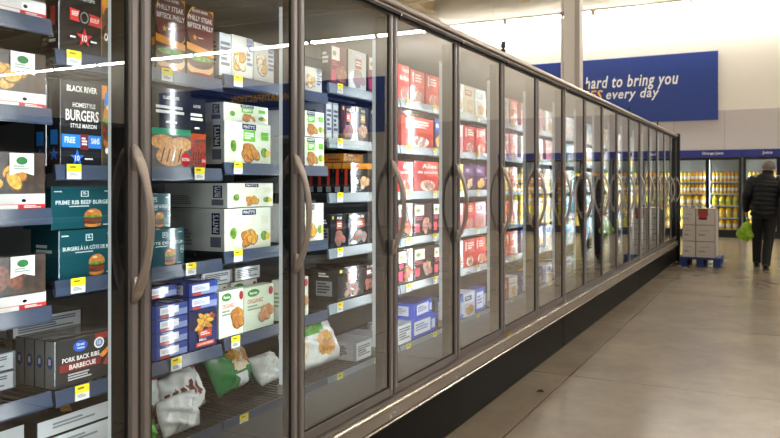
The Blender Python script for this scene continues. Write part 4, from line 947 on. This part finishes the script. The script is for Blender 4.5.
# jacket: quilted torso + sleeves + collar
jk = MB()
def quilt(path, radii, bands, amp, n=22, per=6):
    P = []; Rr = []
    m_ = len(path) - 1
    tot = bands * per
    for i in range(tot + 1):
        t = i / tot * m_; a = min(int(t), m_ - 1); f = t - a
        P.append(Vector(path[a]).lerp(Vector(path[a + 1]), f))
        ra = radii[a]; rb = radii[a + 1]; puff = 1 + amp * (abs(math.sin(PI * i / per)) ** .6 - .6)
        Rr.append(((ra[0] + (rb[0] - ra[0]) * f) * puff, (ra[1] + (rb[1] - ra[1]) * f) * puff))
    return P, Rr
P, Rr = quilt([(0, 0, .84), (.0, .005, 1.0), (.01, .015, 1.15), (.02, .03, 1.32), (.03, .04, 1.44), (.042, .05, 1.5)], [(.205, .15), (.2, .145), (.205, .15), (.235, .155), (.16, .12), (.085, .085)], 11, .05)
jk.tube(P, Rr, JACK, 28, True, Vector((0, 1, 0)))
P, Rr = quilt([(.042, .05, 1.49), (.048, .058, 1.555)], [(.09, .09), (.085, .088)], 2, .06); jk.tube(P, Rr, JACK, 20, True, Vector((0, 1, 0)))
jacket = jk.build('jacket', R)
for A, nm in ((armL, 'sleeve'), (armR, 'sleeve')):
    sl = MB(); B = [(A[0][0] * .72, A[0][1], A[0][2] + .01)] + A[:3] + [(A[3][0], A[3][1], A[3][2] + .015)]
    P, Rr = quilt(B, [(.075, .085), (.088, .095), (.075, .08), (.06, .065), (.052, .055)], 12, .07); sl.tube(P, Rr, JACK, 18, True, Vector((0, 1, 0))); sl.build('sleeve', R)
tr = MB()
tr.tube([(0, 0, .80), (0, 0, .86), (0, 0, .96), (0, 0, 1.0)], [(.165, .12), (.178, .128), (.172, .122), (.16, .115)], TROU, 22, True, Vector((0, 1, 0)))
for A in (legL, legR):
    tr.tube([(A[0][0], A[0][1], .90), (A[0][0] * .95 + A[1][0] * .05, A[0][1] * .8 + A[1][1] * .2, .80), A[1], (A[2][0] * .6 + A[1][0] * .4, A[2][1] * .55 + A[1][1] * .45, A[2][2] * .55 + A[1][2] * .45), (A[2][0], A[2][1], A[2][2] - .03)], [(.095, .105), (.1, .105), (.078, .082), (.07, .075), (.064, .07)], TROU, 18, True, Vector((0, 1, 0)))
tr.build('trousers', R)
for A, lift in ((legL, 0.0), (legR, 0.0)):
    sh_ = MB(); x_, y_, _ = A[2]
    ring = [(-.075, .033, .07), (-.05, .04, .085), (0, .044, .082), (.06, .046, .062), (.12, .046, .045), (.17, .038, .036), (.195, .02, .02)]
    sh_.tube([(x_ + q * .06, y_ + q, .016 + hh / 2) for q, ww, hh in ring], [(ww, hh / 2) for q, ww, hh in ring], SHOE, 14, True, Vector((0, 0, 1)))
    sh_.tube([(x_ + q * .06, y_ + q, .0125) for q, ww, hh in ring], [(ww * 1.05, .010) for q, ww, hh in ring], SOLE, 14, True, Vector((0, 0, 1)))
    sh_.build('shoe', R)
# green bag in his left hand
gb = MB(); hx, hy, hz = hands['l']; rnd = random.Random(5)
GB = principled('lime_plastic', hexc('#b8e23c'), .3, noise=14, col2=hexc('#8cc428'), bump=.5, bscale=25)
n, k = 22, 16; vs = []
for i in range(k + 1):
    t = i / k
    prof = (.02 + .105 * math.sin(min(t * 2.4, 1) * PI / 2)) * (1 if t < .6 else max(.12, 1 - ((t - .6) / .4) ** 2 * .75))
    for j in range(n):
        a = 2 * PI * j / n; r = prof * (1 + .24 * math.sin(3 * a + 5 * t) + .2 * math.sin(7 * a - 9 * t + 1))
        vs.append((r * math.cos(a) + .03 * t * math.sin(6 * t), r * .7 * math.sin(a), -.30 * t + .02 * math.sin(4 * a + 2) * t))
gb.mesh(vs, [(i * n + j, (i + 1) * n + j, (i + 1) * n + (j + 1) % n, i * n + (j + 1) % n) for i in range(k) for j in range(n)], GB, True)
gb.mesh(vs, [tuple(range(k * n, k * n + n))], GB)
gb.tube([(0, 0, -.01), (0, 0, .03), (.012, -.02, .05)], [.018, .015, .03], GB, 8)
bgo = gb.build('plastic_bag', None, (mx_ + hx + .01, my_ + hy, hz - .115))
tag(bgo, 'bright lime green plastic bag hanging from the walking man\'s hand', 'bag')

# ------------------------------------------------------------------ world, camera, view
w = bpy.data.worlds.new('World'); scene.world = w; w.use_nodes = True
w.node_tree.nodes['Background'].inputs[0].default_value = (1.0, .93, .84, 1); w.node_tree.nodes['Background'].inputs[1].default_value = .6
cam = bpy.data.cameras.new('camera'); co = bpy.data.objects.new('camera', cam); COL.objects.link(co); scene.camera = co
co.location = (0, 0, 1.36); co.rotation_euler = (PI / 2, 0, math.atan(388 / 740))
cam.sensor_width = 36; cam.lens = 36 * 740 / 780; cam.shift_y = -36 / 780; cam.clip_start = .05; cam.clip_end = 100
cam.dof.use_dof = True; cam.dof.focus_distance = 2.9; cam.dof.aperture_fstop = 8.0
vs_ = scene.view_settings; vs_.view_transform = 'Standard'; vs_.look = 'None'; vs_.gamma = 1; vs_.exposure = 0.0; vs_.use_curve_mapping = False
cy = scene.cycles; cy.max_bounces = 10; cy.transparent_max_bounces = 24; cy.glossy_bounces = 5; cy.diffuse_bounces = 4
cy.use_denoising = True; cy.sample_clamp_indirect = 8.0; cy.caustics_reflective = False; cy.caustics_refractive = False
